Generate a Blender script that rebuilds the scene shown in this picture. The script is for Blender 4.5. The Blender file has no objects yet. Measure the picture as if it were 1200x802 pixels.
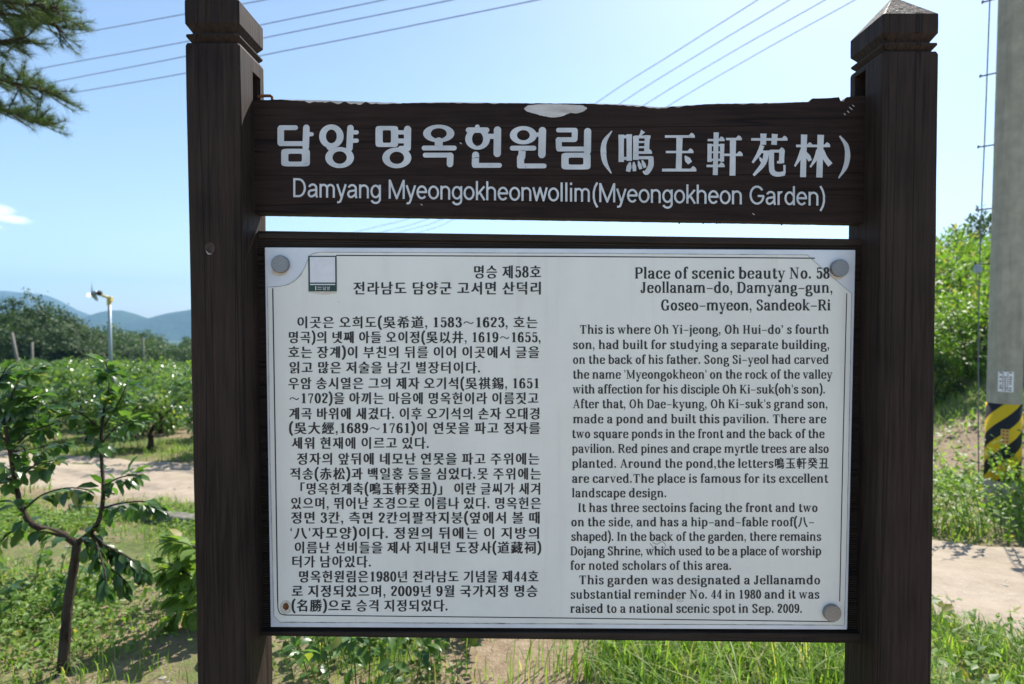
import bpy, bmesh, math, random
import numpy as np
from mathutils import Vector, Matrix, noise as mnoise

SC = bpy.context.scene
COL = SC.collection
rng = np.random.default_rng(11)
random.seed(5)

# ------------------------------------------------------------------ camera
FPX, CX, CY = 670.0, 600.0, 401.0          # focal length and centre in photo pixels
PITCH = math.radians(1.7)
EYE = Vector((0, 0, 1.6))
cd = bpy.data.cameras.new('camera')
cam = bpy.data.objects.new('camera', cd); COL.objects.link(cam)
cd.sensor_width = 36; cd.lens = FPX / 1200 * 36
cd.clip_start = 0.05; cd.clip_end = 20000
cam.location = EYE
cam.rotation_euler = (math.pi / 2 - PITCH, 0, 0)
cd.dof.use_dof = True; cd.dof.focus_distance = 1.47; cd.dof.aperture_fstop = 3.3
SC.camera = cam

# ------------------------------------------------------------------ light
SUN = Vector((0.62, 1.0, 1.33)).normalized()
EL = math.asin(SUN.z); AZ = math.atan2(SUN.x, SUN.y)
w = bpy.data.worlds.new('World'); SC.world = w; w.use_nodes = True
nt = w.node_tree; nt.nodes.clear()
out = nt.nodes.new('ShaderNodeOutputWorld'); bg = nt.nodes.new('ShaderNodeBackground')
sky = nt.nodes.new('ShaderNodeTexSky'); sky.sky_type = 'NISHITA'; sky.sun_disc = False
sky.sun_elevation = EL; sky.sun_rotation = AZ
sky.air_density = 1.0; sky.dust_density = 0.55; sky.ozone_density = 0.8
bg.inputs['Strength'].default_value = 0.086
# one small fair-weather cloud low in the sky
tc = nt.nodes.new('ShaderNodeTexCoord')
def wmath(op, a, b=None, c=None):
    n = nt.nodes.new('ShaderNodeMath'); n.operation = op
    for i, v in enumerate((a, b, c)):
        if v is None: continue
        if isinstance(v, (int, float)): n.inputs[i].default_value = v
        else: nt.links.new(v, n.inputs[i])
    return n.outputs[0]
sep = nt.nodes.new('ShaderNodeSeparateXYZ'); nt.links.new(tc.outputs['Generated'], sep.inputs[0])
az = wmath('ARCTAN2', sep.outputs[0], sep.outputs[1])
el = wmath('ARCSINE', sep.outputs[2])
nz = nt.nodes.new('ShaderNodeTexNoise'); nz.inputs['Scale'].default_value = 48; nz.inputs['Detail'].default_value = 6
nt.links.new(tc.outputs['Generated'], nz.inputs['Vector'])
def blob(a0, e0, ra, re):
    da = wmath('DIVIDE', wmath('SUBTRACT', az, a0), ra)
    de = wmath('DIVIDE', wmath('SUBTRACT', el, e0), re)
    return wmath('SUBTRACT', 1.0, wmath('SQRT', wmath('ADD', wmath('MULTIPLY', da, da), wmath('MULTIPLY', de, de))))
b1 = blob(-0.742, 0.146, 0.034, 0.013); b2 = blob(-0.712, 0.138, 0.026, 0.0075); b3 = blob(-0.752, 0.126, 0.05, 0.008)
bb = wmath('MAXIMUM', wmath('MAXIMUM', b1, b2), wmath('SUBTRACT', b3, 0.25))
bb = wmath('ADD', bb, wmath('MULTIPLY', wmath('SUBTRACT', nz.outputs['Fac'], 0.5), 1.3))
cl = nt.nodes.new('ShaderNodeMapRange'); cl.interpolation_type = 'SMOOTHSTEP'
cl.inputs['From Min'].default_value = 0.0; cl.inputs['From Max'].default_value = 0.6
cl.inputs['To Max'].default_value = 0.9
nt.links.new(bb, cl.inputs['Value'])
mx = nt.nodes.new('ShaderNodeMix'); mx.data_type = 'RGBA'
nt.links.new(cl.outputs[0], mx.inputs['Factor'])
nt.links.new(sky.outputs[0], mx.inputs['A']); mx.inputs['B'].default_value = (8.6, 8.9, 9.2, 1)
nt.links.new(mx.outputs['Result'], bg.inputs['Color']); nt.links.new(bg.outputs[0], out.inputs['Surface'])

sl = bpy.data.lights.new('sun', 'SUN'); sl.energy = 4.2; sl.angle = math.radians(0.5); sl.color = (1, 0.95, 0.87)
so = bpy.data.objects.new('sun', sl); COL.objects.link(so)
so.rotation_euler = SUN.to_track_quat('Z', 'Y').to_euler(); so.location = (5, 8, 12)

SC.view_settings.view_transform = 'Standard'; SC.view_settings.look = 'None'
SC.view_settings.exposure = 1.3; SC.view_settings.gamma = 1.0
SC.view_settings.use_curve_mapping = False
SC.render.engine = 'CYCLES'
SC.cycles.max_bounces = 8; SC.cycles.transparent_max_bounces = 8
SC.cycles.volume_bounces = 0

# ------------------------------------------------------------------ helpers
FW = Vector((0, math.cos(PITCH), -math.sin(PITCH))); UP = Vector((0, math.sin(PITCH), math.cos(PITCH)))
def PT(px, py, Y):
    """world point seen at photo pixel (px, py) on the upright plane y = Y"""
    d = FW + Vector(((px - CX) / FPX, 0, 0)) - UP * ((py - CY) / FPX)
    return EYE + d * (Y / d.y)

def link_mesh(name, V, F, mats, parent=None, smooth=False, midx=None):
    me = bpy.data.meshes.new(name)
    me.from_pydata([tuple(v) for v in V], [], [tuple(f) for f in F])
    return link_data(name, me, mats, parent, smooth, midx)

def link_data(name, me, mats, parent=None, smooth=False, midx=None):
    if not isinstance(mats, (list, tuple)): mats = [mats]
    for m in mats: me.materials.append(m)
    if midx is not None: me.polygons.foreach_set('material_index', np.asarray(midx, dtype=np.int32))
    if smooth: me.polygons.foreach_set('use_smooth', np.ones(len(me.polygons), dtype=bool))
    me.update()
    o = bpy.data.objects.new(name, me); COL.objects.link(o)
    if parent: o.parent = parent
    return o

def np_mesh(name, V, Q):
    """mesh from numpy verts (n,3) and quads (m,4) or tris (m,3)"""
    me = bpy.data.meshes.new(name)
    V = np.ascontiguousarray(V, dtype=np.float32); Q = np.ascontiguousarray(Q, dtype=np.int32)
    k = Q.shape[1]
    me.vertices.add(len(V)); me.vertices.foreach_set('co', V.ravel())
    me.loops.add(Q.size); me.loops.foreach_set('vertex_index', Q.ravel())
    me.polygons.add(len(Q))
    me.polygons.foreach_set('loop_start', np.arange(len(Q), dtype=np.int32) * k)
    me.polygons.foreach_set('loop_total', np.full(len(Q), k, dtype=np.int32))
    me.update(calc_edges=True)
    return me

def tag(o, label, cat, group=None, kind=None):
    o['label'] = label; o['category'] = cat
    if group: o['group'] = group
    if kind: o['kind'] = kind
    return o
def struct(o, kind='structure'):
    o['kind'] = kind; return o
def empty(name, loc, rz=0):
    o = bpy.data.objects.new(name, None); COL.objects.link(o)
    o.location = loc; o.rotation_euler = (0, 0, rz); o.empty_display_size = 0.2
    return o
def copy_tree(o, parent=None):
    c = o.copy(); COL.objects.link(c)
    c.parent = parent
    for ch in list(o.children): copy_tree(ch, c)
    return c

class MB:
    """collects boxes, tubes and prisms into one mesh"""
    def __init__(s): s.V = []; s.F = []; s.M = []
    def add(s, V, F, m=0):
        b = len(s.V); s.V += [tuple(v) for v in V]; s.F += [tuple(b + i for i in f) for f in F]; s.M += [m] * len(F)
    def box(s, x0, x1, y0, y1, z0, z1, m=0):
        s.add([(x0,y0,z0),(x1,y0,z0),(x1,y1,z0),(x0,y1,z0),(x0,y0,z1),(x1,y0,z1),(x1,y1,z1),(x0,y1,z1)],
              [(0,3,2,1),(4,5,6,7),(0,1,5,4),(1,2,6,5),(2,3,7,6),(3,0,4,7)], m)
    def tube(s, pts, rad, n=8, m=0, cap=True):
        pts = [Vector(p) for p in pts]
        if not isinstance(rad, (list, tuple)): rad = [rad] * len(pts)
        V = []; F = []; a = None
        for i, p in enumerate(pts):
            t = (pts[min(i+1, len(pts)-1)] - pts[max(i-1, 0)]).normalized()
            if a is None:
                a = t.orthogonal().normalized()
            a = (a - t * a.dot(t)).normalized(); b = t.cross(a)
            for k in range(n):
                th = 2 * math.pi * k / n
                V.append(p + (a * math.cos(th) + b * math.sin(th)) * rad[i])
        for i in range(len(pts) - 1):
            for k in range(n):
                F.append((i*n+k, i*n+(k+1)%n, (i+1)*n+(k+1)%n, (i+1)*n+k))
        if cap:
            F.append(tuple(range(n-1, -1, -1))); F.append(tuple((len(pts)-1)*n + k for k in range(n)))
        s.add(V, F, m)
    def prism_y(s, outline, y0, y1, m=0):
        """outline: list of (x,z), counter-clockwise seen from -y"""
        n = len(outline)
        V = [(x, y0, z) for x, z in outline] + [(x, y1, z) for x, z in outline]
        F = [tuple(range(n)), tuple(range(2*n-1, n-1, -1))] + [(i, i+n, (i+1)%n+n, (i+1)%n) for i in range(n)]
        s.add(V, F, m)
    def build(s, name, mats, parent=None, smooth=False):
        return link_mesh(name, s.V, s.F, mats, parent, smooth, s.M)

def bevel(o, wd, seg=2, ang=40):
    m = o.modifiers.new('bevel', 'BEVEL'); m.width = wd; m.segments = seg; m.limit_method = 'ANGLE'; m.angle_limit = math.radians(ang)

# ------------------------------------------------------------------ materials
class Mat:
    def __init__(s, name, rough=0.6, spec=0.5):
        s.m = bpy.data.materials.new(name); s.m.use_nodes = True
        s.t = s.m.node_tree; s.b = s.t.nodes['Principled BSDF']; s.out = s.t.nodes['Material Output']
        s.b.inputs['Roughness'].default_value = rough; s.b.inputs['Specular IOR Level'].default_value = spec
        s._co = None
    def n(s, typ, **kw):
        x = s.t.nodes.new(typ)
        for k, v in kw.items(): setattr(x, k, v)
        return x
    def l(s, a, b): s.t.links.new(a, b)
    def co(s, scale=(1,1,1), kind='Object'):
        tcn = s.n('ShaderNodeTexCoord'); mp = s.n('ShaderNodeMapping'); mp.inputs['Scale'].default_value = scale
        s.l(tcn.outputs[kind], mp.inputs['Vector']); return mp.outputs[0]
    def noise(s, scale, detail=4, rough=0.55, co=None, dist=0.0):
        x = s.n('ShaderNodeTexNoise'); x.inputs['Scale'].default_value = scale; x.inputs['Detail'].default_value = detail
        x.inputs['Roughness'].default_value = rough; x.inputs['Distortion'].default_value = dist
        s.l(co if co is not None else s.co(), x.inputs['Vector']); return x.outputs['Fac']
    def ramp(s, fac, stops):
        x = s.n('ShaderNodeValToRGB'); e = x.color_ramp.elements
        while len(e) < len(stops): e.new(0.5)
        for el_, (p, c) in zip(e, stops):
            el_.position = p; el_.color = (*c, 1) if len(c) == 3 else c
        s.l(fac, x.inputs[0]); return x.outputs[0]
    def math(s, op, a, b=None, c=None):
        x = s.n('ShaderNodeMath', operation=op)
        for i, v in enumerate((a, b, c)):
            if v is None: continue
            if isinstance(v, (int, float)): x.inputs[i].default_value = v
            else: s.l(v, x.inputs[i])
        return x.outputs[0]
    def mix(s, fac, a, b, blend='MIX'):
        x = s.n('ShaderNodeMix', data_type='RGBA', blend_type=blend)
        for k, v in (('Factor', fac), ('A', a), ('B', b)):
            if isinstance(v, (int, float)): x.inputs[k].default_value = v
            elif isinstance(v, tuple): x.inputs[k].default_value = (*v, 1)
            else: s.l(v, x.inputs[k])
        return x.outputs['Result']
    def col(s, c):
        if isinstance(c, tuple): s.b.inputs['Base Color'].default_value = (*c, 1)
        else: s.l(c, s.b.inputs['Base Color'])
        return s
    def rough(s, r):
        s.l(r, s.b.inputs['Roughness']); return s
    def bump(s, h, strength=0.3, dist=0.01):
        x = s.n('ShaderNodeBump'); x.inputs['Strength'].default_value = strength; x.inputs['Distance'].default_value = dist
        s.l(h, x.inputs['Height']); s.l(x.outputs[0], s.b.inputs['Normal']); return s

def wood(name, axis, dark, light, wear=0.0):
    m = Mat(name, 0.7, 0.16)
    sc = {'z': (1, 1, 0.045), 'x': (0.045, 1, 1)}[axis]
    sc2 = {'z': (1, 1, 0.12), 'x': (0.12, 1, 1)}[axis]
    g = m.noise(95, 5, 0.6, m.co(sc), 0.6)
    g2 = m.noise(22, 4, 0.6, m.co(sc2), 1.4)
    g3 = m.noise(3.0, 3, 0.6, m.co())
    c = m.ramp(g, [(0.36, dark), (0.64, light)])
    c = m.mix(0.35, c, m.ramp(g2, [(0.35, dark), (0.65, light)]))
    c = m.mix(m.ramp(g3, [(0.35, (0,0,0)), (0.75, (0.45,)*3)]), c, tuple(x * 1.35 + 0.004 for x in light))
    if wear:
        sp = m.noise(38, 6, 0.75, m.co(sc2))
        c = m.mix(m.ramp(sp, [(0.71, (0,0,0)), (0.76, (wear,)*3)]), c, (0.17, 0.155, 0.14))
    # drying cracks along the grain
    ck = m.noise(16, 2, 0.5, m.co(tuple(x * (0.35 if x < 1 else 1) for x in sc)))
    cr = m.math('ABSOLUTE', m.math('SUBTRACT', ck, 0.5))
    crk = m.ramp(cr, [(0.0, (1,1,1)), (0.010, (0,0,0))])
    c = m.mix(m.math('MULTIPLY', crk, 0.8), c, (0.008, 0.006, 0.005))
    m.col(c)
    m.rough(m.ramp(g2, [(0.2, (0.58,)*3), (0.8, (0.8,)*3)]))
    h = m.math('SUBTRACT', m.math('ADD', m.math('MULTIPLY', g, 0.6), m.math('MULTIPLY', g2, 0.5)), m.math('MULTIPLY', crk, 0.5))
    m.bump(h, 0.8, 0.005)
    return m.m

M = {}
M['post'] = wood('stained_post_wood', 'z', (0.0065, 0.0042, 0.0034), (0.042, 0.0275, 0.021), 0.7)
M['header'] = wood('stained_header_wood', 'x', (0.0065, 0.0038, 0.003), (0.034, 0.020, 0.016), 0.45)
M['deck'] = wood('ribbed_deck_wood', 'x', (0.010, 0.0075, 0.006), (0.045, 0.033, 0.025), 0.5)
m = Mat('bare_wood', 0.8, 0.2)
m.col(m.ramp(m.noise(60, 5, 0.65, m.co((0.2, 1, 1))), [(0.3, (0.42, 0.40, 0.37)), (0.7, (0.74, 0.72, 0.69))]))
M['bare'] = m.m
m = Mat('white_paint', 0.6, 0.3)
m.col(m.mix(m.ramp(m.noise(70, 6, 0.75, m.co((0.25, 1, 1))), [(0.62, (0,0,0)), (0.7, (0.75,)*3)]), 
            m.ramp(m.noise(14, 5), [(0.35, (0.52, 0.55, 0.57)), (0.65, (0.66, 0.69, 0.71))]), (0.12, 0.10, 0.09)))
M['paint'] = m.m
m = Mat('sign_lacquer', 0.33, 0.5)
st = m.noise(5.0, 4, 0.6, m.co((1, 1, 0.35)))
st2 = m.noise(120, 3, 0.6)
c = m.ramp(st, [(0.3, (0.81, 0.80, 0.725)), (0.7, (0.88, 0.87, 0.79))])
c = m.mix(m.ramp(st2, [(0.68, (0,0,0)), (0.80, (0.35,)*3)]), c, (0.5, 0.48, 0.42))
run = m.noise(26, 4, 0.6, m.co((1, 1, 0.05)))
c = m.mix(m.ramp(run, [(0.58, (0,0,0)), (0.80, (0.30,)*3)]), c, (0.60, 0.57, 0.48))
c = m.mix(m.ramp(m.noise(2.2, 5, 0.65, m.co()), [(0.5, (0,0,0)), (0.8, (0.35,)*3)]), c, (0.62, 0.61, 0.55))
m.col(c); M['film'] = m.m
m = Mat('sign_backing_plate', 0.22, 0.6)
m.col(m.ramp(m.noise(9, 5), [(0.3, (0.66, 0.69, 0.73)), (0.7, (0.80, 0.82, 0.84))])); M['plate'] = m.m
m = Mat('grimy_line', 0.7); m.col(m.ramp(m.noise(40, 4), [(0.3, (0.10, 0.09, 0.07)), (0.75, (0.5, 0.48, 0.44))])); M['grime'] = m.m
m = Mat('printed_ink', 0.45, 0.4)
m.col(m.ramp(m.noise(30, 4), [(0.3, (0.012, 0.013, 0.016)), (0.7, (0.03, 0.03, 0.034))])); M['ink'] = m.m
m = Mat('rust', 0.85, 0.2)
m.col(m.ramp(m.noise(90, 5), [(0.3, (0.05, 0.018, 0.008)), (0.7, (0.28, 0.12, 0.04))])); M['rust'] = m.m
m = Mat('faint_rust_stain', 0.6, 0.3)
m.col(m.ramp(m.noise(60, 5), [(0.35, (0.62, 0.52, 0.38)), (0.65, (0.72, 0.69, 0.62))])); M['stain'] = m.m
m = Mat('brushed_steel', 0.5, 0.5); m.b.inputs['Metallic'].default_value = 0.85
m.col(m.ramp(m.noise(120, 3, 0.5, m.co((1, 1, 8))), [(0.3, (0.24, 0.24, 0.24)), (0.7, (0.36, 0.36, 0.36))])); M['steel'] = m.m
m = Mat('dark_iron', 0.7, 0.3); m.col(m.ramp(m.noise(60, 4), [(0.3, (0.02, 0.016, 0.014)), (0.7, (0.08, 0.05, 0.04))])); M['iron'] = m.m
m = Mat('sticker_green', 0.35); m.col(m.ramp(m.noise(50), [(0.3, (0.008, 0.04, 0.03)), (0.7, (0.014, 0.055, 0.042))])); M['green'] = m.m
m = Mat('sticker_white', 0.35); m.col(m.ramp(m.noise(50), [(0.3, (0.74, 0.74, 0.76)), (0.7, (0.82, 0.82, 0.83))])); M['white'] = m.m

def foliage(name, dark, light, rough=0.45, trans=0.3, spec=0.45, nscale=1.2, dry=0.04, dryc=(0.30, 0.24, 0.09)):
    m = Mat(name, rough, spec)
    gi = m.n('ShaderNodeNewGeometry')
    oi = m.n('ShaderNodeObjectInfo')
    tcn = m.n('ShaderNodeTexCoord')
    nz_ = m.n('ShaderNodeTexNoise'); nz_.inputs['Scale'].default_value = nscale; nz_.inputs['Detail'].default_value = 3
    m.l(gi.outputs['Position'], nz_.inputs['Vector'])
    f = m.math('ADD', m.math('MULTIPLY', gi.outputs['Random Per Island'], 0.55), m.math('MULTIPLY', m.math('SUBTRACT', nz_.outputs['Fac'], 0.3), 0.9))
    f = m.math('ADD', f, m.math('MULTIPLY', m.math('SUBTRACT', oi.outputs['Random'], 0.5), 0.3))
    c = m.ramp(f, [(0.1, dark), (0.9, light)])
    wn = m.n('ShaderNodeTexWhiteNoise', noise_dimensions='1D'); m.l(gi.outputs['Random Per Island'], wn.inputs['W'])
    c = m.mix(m.math('MULTIPLY', m.math('LESS_THAN', wn.outputs['Value'], dry), 0.85), c, dryc)
    m.col(c)
    tr = m.n('ShaderNodeBsdfTranslucent'); mxs = m.n('ShaderNodeMixShader'); mxs.inputs[0].default_value = trans
    br = m.mix(1.0, c, (1.6, 1.75, 0.7), 'MULTIPLY')
    m.l(br, tr.inputs['Color'])
    m.l(m.b.outputs[0], mxs.inputs[1]); m.l(tr.outputs[0], mxs.inputs[2]); m.l(mxs.outputs[0], m.out.inputs['Surface'])
    return m.m
M['persimmon'] = foliage('persimmon_leaf', (0.034, 0.085, 0.024), (0.13, 0.22, 0.055), 0.30, 0.45, 0.6, 2.5, 0.05, (0.22, 0.24, 0.06))
M['orchard'] = foliage('orchard_leaf', (0.045, 0.10, 0.026), (0.165, 0.25, 0.06), 0.26, 0.42, 0.65, 0.7, 0.05, (0.26, 0.30, 0.08))
M['weed'] = foliage('weed_leaf', (0.085, 0.155, 0.028), (0.23, 0.33, 0.075), 0.5, 0.42, 0.35, 1.0)
M['grass'] = foliage('grass_blade', (0.09, 0.165, 0.028), (0.23, 0.33, 0.07), 0.5, 0.48, 0.35, 1.5, 0.10, (0.42, 0.35, 0.18))
M['bush'] = foliage('hillside_leaf', (0.075, 0.15, 0.022), (0.21, 0.32, 0.06), 0.5, 0.42, 0.3, 0.4)
M['darkleaf'] = foliage('dark_tree_leaf', (0.018, 0.042, 0.013), (0.070, 0.115, 0.032), 0.55, 0.25, 0.3, 0.25, 0.0)
M['midleaf'] = foliage('far_tree_leaf', (0.034, 0.066, 0.020), (0.095, 0.15, 0.04), 0.55, 0.25, 0.3, 0.2, 0.0)
M['needle'] = foliage('pine_needle', (0.030, 0.066, 0.020), (0.11, 0.17, 0.045), 0.5, 0.25, 0.35, 2.0)
m = Mat('bark', 0.9, 0.2)
m.col(m.ramp(m.noise(26, 6, 0.65, m.co((1, 1, 0.3))), [(0.3, (0.022, 0.015, 0.011)), (0.7, (0.095, 0.070, 0.052))]))
m.bump(m.noise(60, 5, 0.6, m.co((1, 1, 0.3))), 0.8, 0.02); M['bark'] = m.m
m = Mat('pale_concrete', 0.85, 0.25)
cc = m.ramp(m.noise(6, 6, 0.65), [(0.25, (0.30, 0.275, 0.22)), (0.75, (0.48, 0.44, 0.355))])
cc = m.mix(m.ramp(m.noise(3, 5, 0.7, m.co((4, 4, 0.25))), [(0.45, (0,0,0)), (0.75, (0.55,)*3)]), cc, (0.17, 0.155, 0.13))
m.col(cc); m.bump(m.noise(160, 4), 0.3, 0.004); M['concrete'] = m.m
m = Mat('weathered_kerb_concrete', 0.95, 0.15)
m.col(m.ramp(m.noise(14, 6, 0.7), [(0.3, (0.10, 0.095, 0.08)), (0.7, (0.24, 0.225, 0.19))])); m.bump(m.noise(90, 4), 0.5, 0.006); M['kerb'] = m.m
m = Mat('galvanised_steel', 0.5, 0.5); m.b.inputs['Metallic'].default_value = 0.5
m.col(m.ramp(m.noise(30, 4), [(0.3, (0.22, 0.27, 0.29)), (0.7, (0.34, 0.39, 0.41))])); M['galv'] = m.m
m = Mat('yellow_enamel', 0.45); m.col(m.ramp(m.noise(12, 4), [(0.3, (0.50, 0.36, 0.06)), (0.7, (0.62, 0.48, 0.12))])); M['yellow'] = m.m
m = Mat('black_cable', 0.6); m.col(m.ramp(m.noise(20), [(0.3, (0.10, 0.11, 0.12)), (0.7, (0.15, 0.16, 0.17))])); M['cable'] = m.m
m = Mat('red_print', 0.5); m.col(m.ramp(m.noise(40), [(0.3, (0.42, 0.05, 0.02)), (0.7, (0.5, 0.08, 0.03))])); M['red'] = m.m
# slanting black and yellow stripes wound round the pole
m = Mat('hazard_stripes', 0.75, 0.15)
tcn = m.n('ShaderNodeTexCoord'); sp_ = m.n('ShaderNodeSeparateXYZ'); m.l(tcn.outputs['Object'], sp_.inputs[0])
th = m.math('ARCTAN2', sp_.outputs[0], m.math('MULTIPLY', sp_.outputs[1], -1.0))
v = m.math('FRACT', m.math('ADD', m.math('DIVIDE', m.math('SUBTRACT', sp_.outputs[2], m.math('MULTIPLY', th, 0.1592)), 0.3333), 0.02))
v = m.math('ADD', v, m.math('MULTIPLY', m.math('SUBTRACT', m.noise(40, 4), 0.5), 0.03))
st_ = m.math('GREATER_THAN', v, 0.5)
wr = m.ramp(m.noise(30, 6, 0.7), [(0.62, (0,0,0)), (0.72, (0.5,)*3)])
c = m.mix(st_, (0.025, 0.026, 0.028), (0.76, 0.48, 0.02))
m.col(m.mix(wr, c, (0.25, 0.22, 0.16))); M['stripes'] = m.m

# ground
m = Mat('field_soil_and_turf', 0.95, 0.15)
pos = m.co((1, 1, 1))
big = m.noise(0.55, 5, 0.6, pos, 0.6); fine = m.noise(9, 6, 0.7, pos); grit = m.noise(70, 4, 0.7, pos)
soil = m.ramp(fine, [(0.25, (0.17, 0.12, 0.075)), (0.55, (0.28, 0.21, 0.14)), (0.8, (0.40, 0.31, 0.22))])
turf = m.ramp(fine, [(0.25, (0.05, 0.085, 0.02)), (0.7, (0.13, 0.18, 0.045))])
msk = m.ramp(m.math('ADD', m.math('MULTIPLY', big, 0.75), m.math('MULTIPLY', fine, 0.3)), [(0.45, (0,0,0)), (0.56, (0.85,)*3)])
gp = m.n('ShaderNodeNewGeometry'); gs_ = m.n('ShaderNodeSeparateXYZ'); m.l(gp.outputs['Position'], gs_.inputs[0])
def worn(x0, y0, rx, ry):
    a_ = m.math('DIVIDE', m.math('SUBTRACT', gs_.outputs[0], x0), rx); b_ = m.math('DIVIDE', m.math('SUBTRACT', gs_.outputs[1], y0), ry)
    d_ = m.math('ADD', m.math('SQRT', m.math('ADD', m.math('MULTIPLY', a_, a_), m.math('MULTIPLY', b_, b_))), m.math('MULTIPLY', m.math('SUBTRACT', fine, 0.5), 1.2))
    return m.ramp(d_, [(0.75, (0,0,0)), (1.05, (1,1,1))])
msk = m.mix(1.0, m.mix(1.0, msk, worn(0.0, 3.05, 0.62, 0.75), 'MULTIPLY'), worn(7.4, 9.0, 1.7, 1.5), 'MULTIPLY')
far_ = m.ramp(m.math('MULTIPLY', gs_.outputs[1], 0.01), [(0.42, (0,0,0)), (0.6, (1,1,1))])      # meadows and scrub beyond the orchard
c = m.mix(far_, m.mix(msk, m.mix(m.ramp(m.noise(38, 5, 0.75, pos), [(0.55, (0,0,0)), (0.68, (0.6,)*3)]), soil, (0.48, 0.40, 0.30)), turf), m.ramp(m.noise(0.06, 6, 0.65, pos), [(0.3, (0.035, 0.06, 0.02)), (0.7, (0.09, 0.13, 0.04))]))
m.col(c); m.bump(m.math('ADD', grit, m.math('MULTIPLY', fine, 2)), 0.7, 0.03); M['ground'] = m.m
m = Mat('pale_dirt_track', 0.95, 0.15)
fine = m.noise(5, 7, 0.7, m.co()); grit = m.noise(90, 4, 0.7, m.co()); st_ = m.noise(1.1, 4, 0.6, m.co())
c = m.ramp(fine, [(0.25, (0.26, 0.205, 0.150)), (0.75, (0.41, 0.345, 0.265))])
c = m.mix(m.ramp(grit, [(0.62, (0,0,0)), (0.75, (0.5,)*3)]), c, (0.30, 0.22, 0.16))
c = m.mix(m.ramp(st_, [(0.4, (0,0,0)), (0.7, (0.4,)*3)]), c, (0.47, 0.395, 0.31))
m.col(c); m.bump(m.math('ADD', grit, m.math('MULTIPLY', fine, 3)), 0.6, 0.02); M['track'] = m.m
m = Mat('wooded_hill', 0.95, 0.1)
m.col(m.ramp(m.noise(0.05, 8, 0.7), [(0.3, (0.014, 0.03, 0.010)), (0.7, (0.075, 0.115, 0.035))]))
m.bump(m.noise(0.03, 9, 0.75), 1.0, 16.0); M['hill'] = m.m

# ------------------------------------------------------------------ ground
def sstep(a, b, x):
    t = np.clip((x - a) / (b - a), 0, 1); return t * t * (3 - 2 * t)
def ground_z(x, y):
    x = np.asarray(x, float); y = np.asarray(y, float)
    yc = np.maximum(y, -3)
    z = -0.08 * np.clip(yc, -3, 10) - 0.066 * np.clip(yc - 10, 0, 50) - 0.05 * np.clip(yc - 60, 0, 1100)
    bank = sstep(0.0, 3.2, x - (0.46 * y + 1.4)) * sstep(6.3, 8, y)
    z = z + bank * (0.22 * np.clip(y - 6.3, 0, 15) + 0.07 * np.clip(y - 6.3, 0, 6) + 0.1 * np.clip(y - 21, 0, 20))
    return z
def gz(x, y):
    z = float(ground_z(x, y))
    r = math.hypot(x, y)
    return z + mnoise.noise(Vector((x * 0.9, y * 0.9, 0))) * 0.045 * min(1, r) + mnoise.noise(Vector((x * 3.1, y * 3.1, 4))) * 0.014

NR, NS = 230, 288
rad = np.concatenate([[0.0], 0.25 * (6000 / 0.25) ** (np.linspace(0, 1, NR) ** 1.0)])
V = [(0, 0, gz(0, 0))]
for r in rad[1:]:
    for k in range(NS):
        a = 2 * math.pi * k / NS
        x, y = r * math.sin(a), r * math.cos(a)
        V.append((x, y, gz(x, y)))
F = [(0, 1 + (k + 1) % NS, 1 + k) for k in range(NS)]
for i in range(NR - 1):
    b = 1 + i * NS
    for k in range(NS):
        F.append((b + k, b + (k + 1) % NS, b + NS + (k + 1) % NS, b + NS + k))
struct(link_mesh('ground', V, F, M['ground'], smooth=True))

def catmull(pts, n):
    pts = [Vector(p) for p in pts]; o = []
    P = [pts[0] * 2 - pts[1]] + pts + [pts[-1] * 2 - pts[-2]]
    for i in range(1, len(P) - 2):
        for k in range(n):
            t = k / n; a, b, c, d = P[i-1], P[i], P[i+1], P[i+2]
            o.append(0.5 * ((2*b) + (c-a)*t + (2*a-5*b+4*c-d)*t*t + (3*b-a-3*c+d)*t*t*t))
    o.append(pts[-1]); return o
road_line = catmull([(-40, 22, 0), (-22, 14.6, 0), (-14, 11.4, 0), (-9.5, 9.85, 0), (-5.0, 8.35, 0), (-1, 6.7, 0), (3.4, 4.42, 0), (8, 2.25, 0), (14, 0.2, 0), (26, -4, 0)], 22)
RW = 1.12
V = []; F = []; NC = 13
for i, p in enumerate(road_line):
    t = (road_line[min(i+1, len(road_line)-1)] - road_line[max(i-1, 0)]).normalized(); nn = Vector((-t.y, t.x, 0))
    eL = RW + 0.16 * mnoise.noise(p * 1.7 + Vector((9, 0, 0))) + 0.06 * mnoise.noise(p * 6)
    eR = RW + 0.16 * mnoise.noise(p * 1.7 + Vector((0, 7, 3))) + 0.06 * mnoise.noise(p * 6 + Vector((3, 3, 3)))
    for k in range(NC):
        s = k / (NC - 1) * 2 - 1
        q = p + nn * (s * (eL if s > 0 else eR))
        rut = -0.03 * (math.exp(-((abs(s) - 0.5) / 0.16) ** 2))
        edge = -0.045 * max(0, abs(s) - 0.86) / 0.14
        V.append((q.x, q.y, gz(q.x, q.y) + 0.034 + rut + edge))
for i in range(len(road_line) - 1):
    for k in range(NC - 1):
        a = i * NC + k; F.append((a, a + NC, a + NC + 1, a + 1))
struct(link_mesh('dirt_road', V, F, M['track'], smooth=True))
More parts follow.
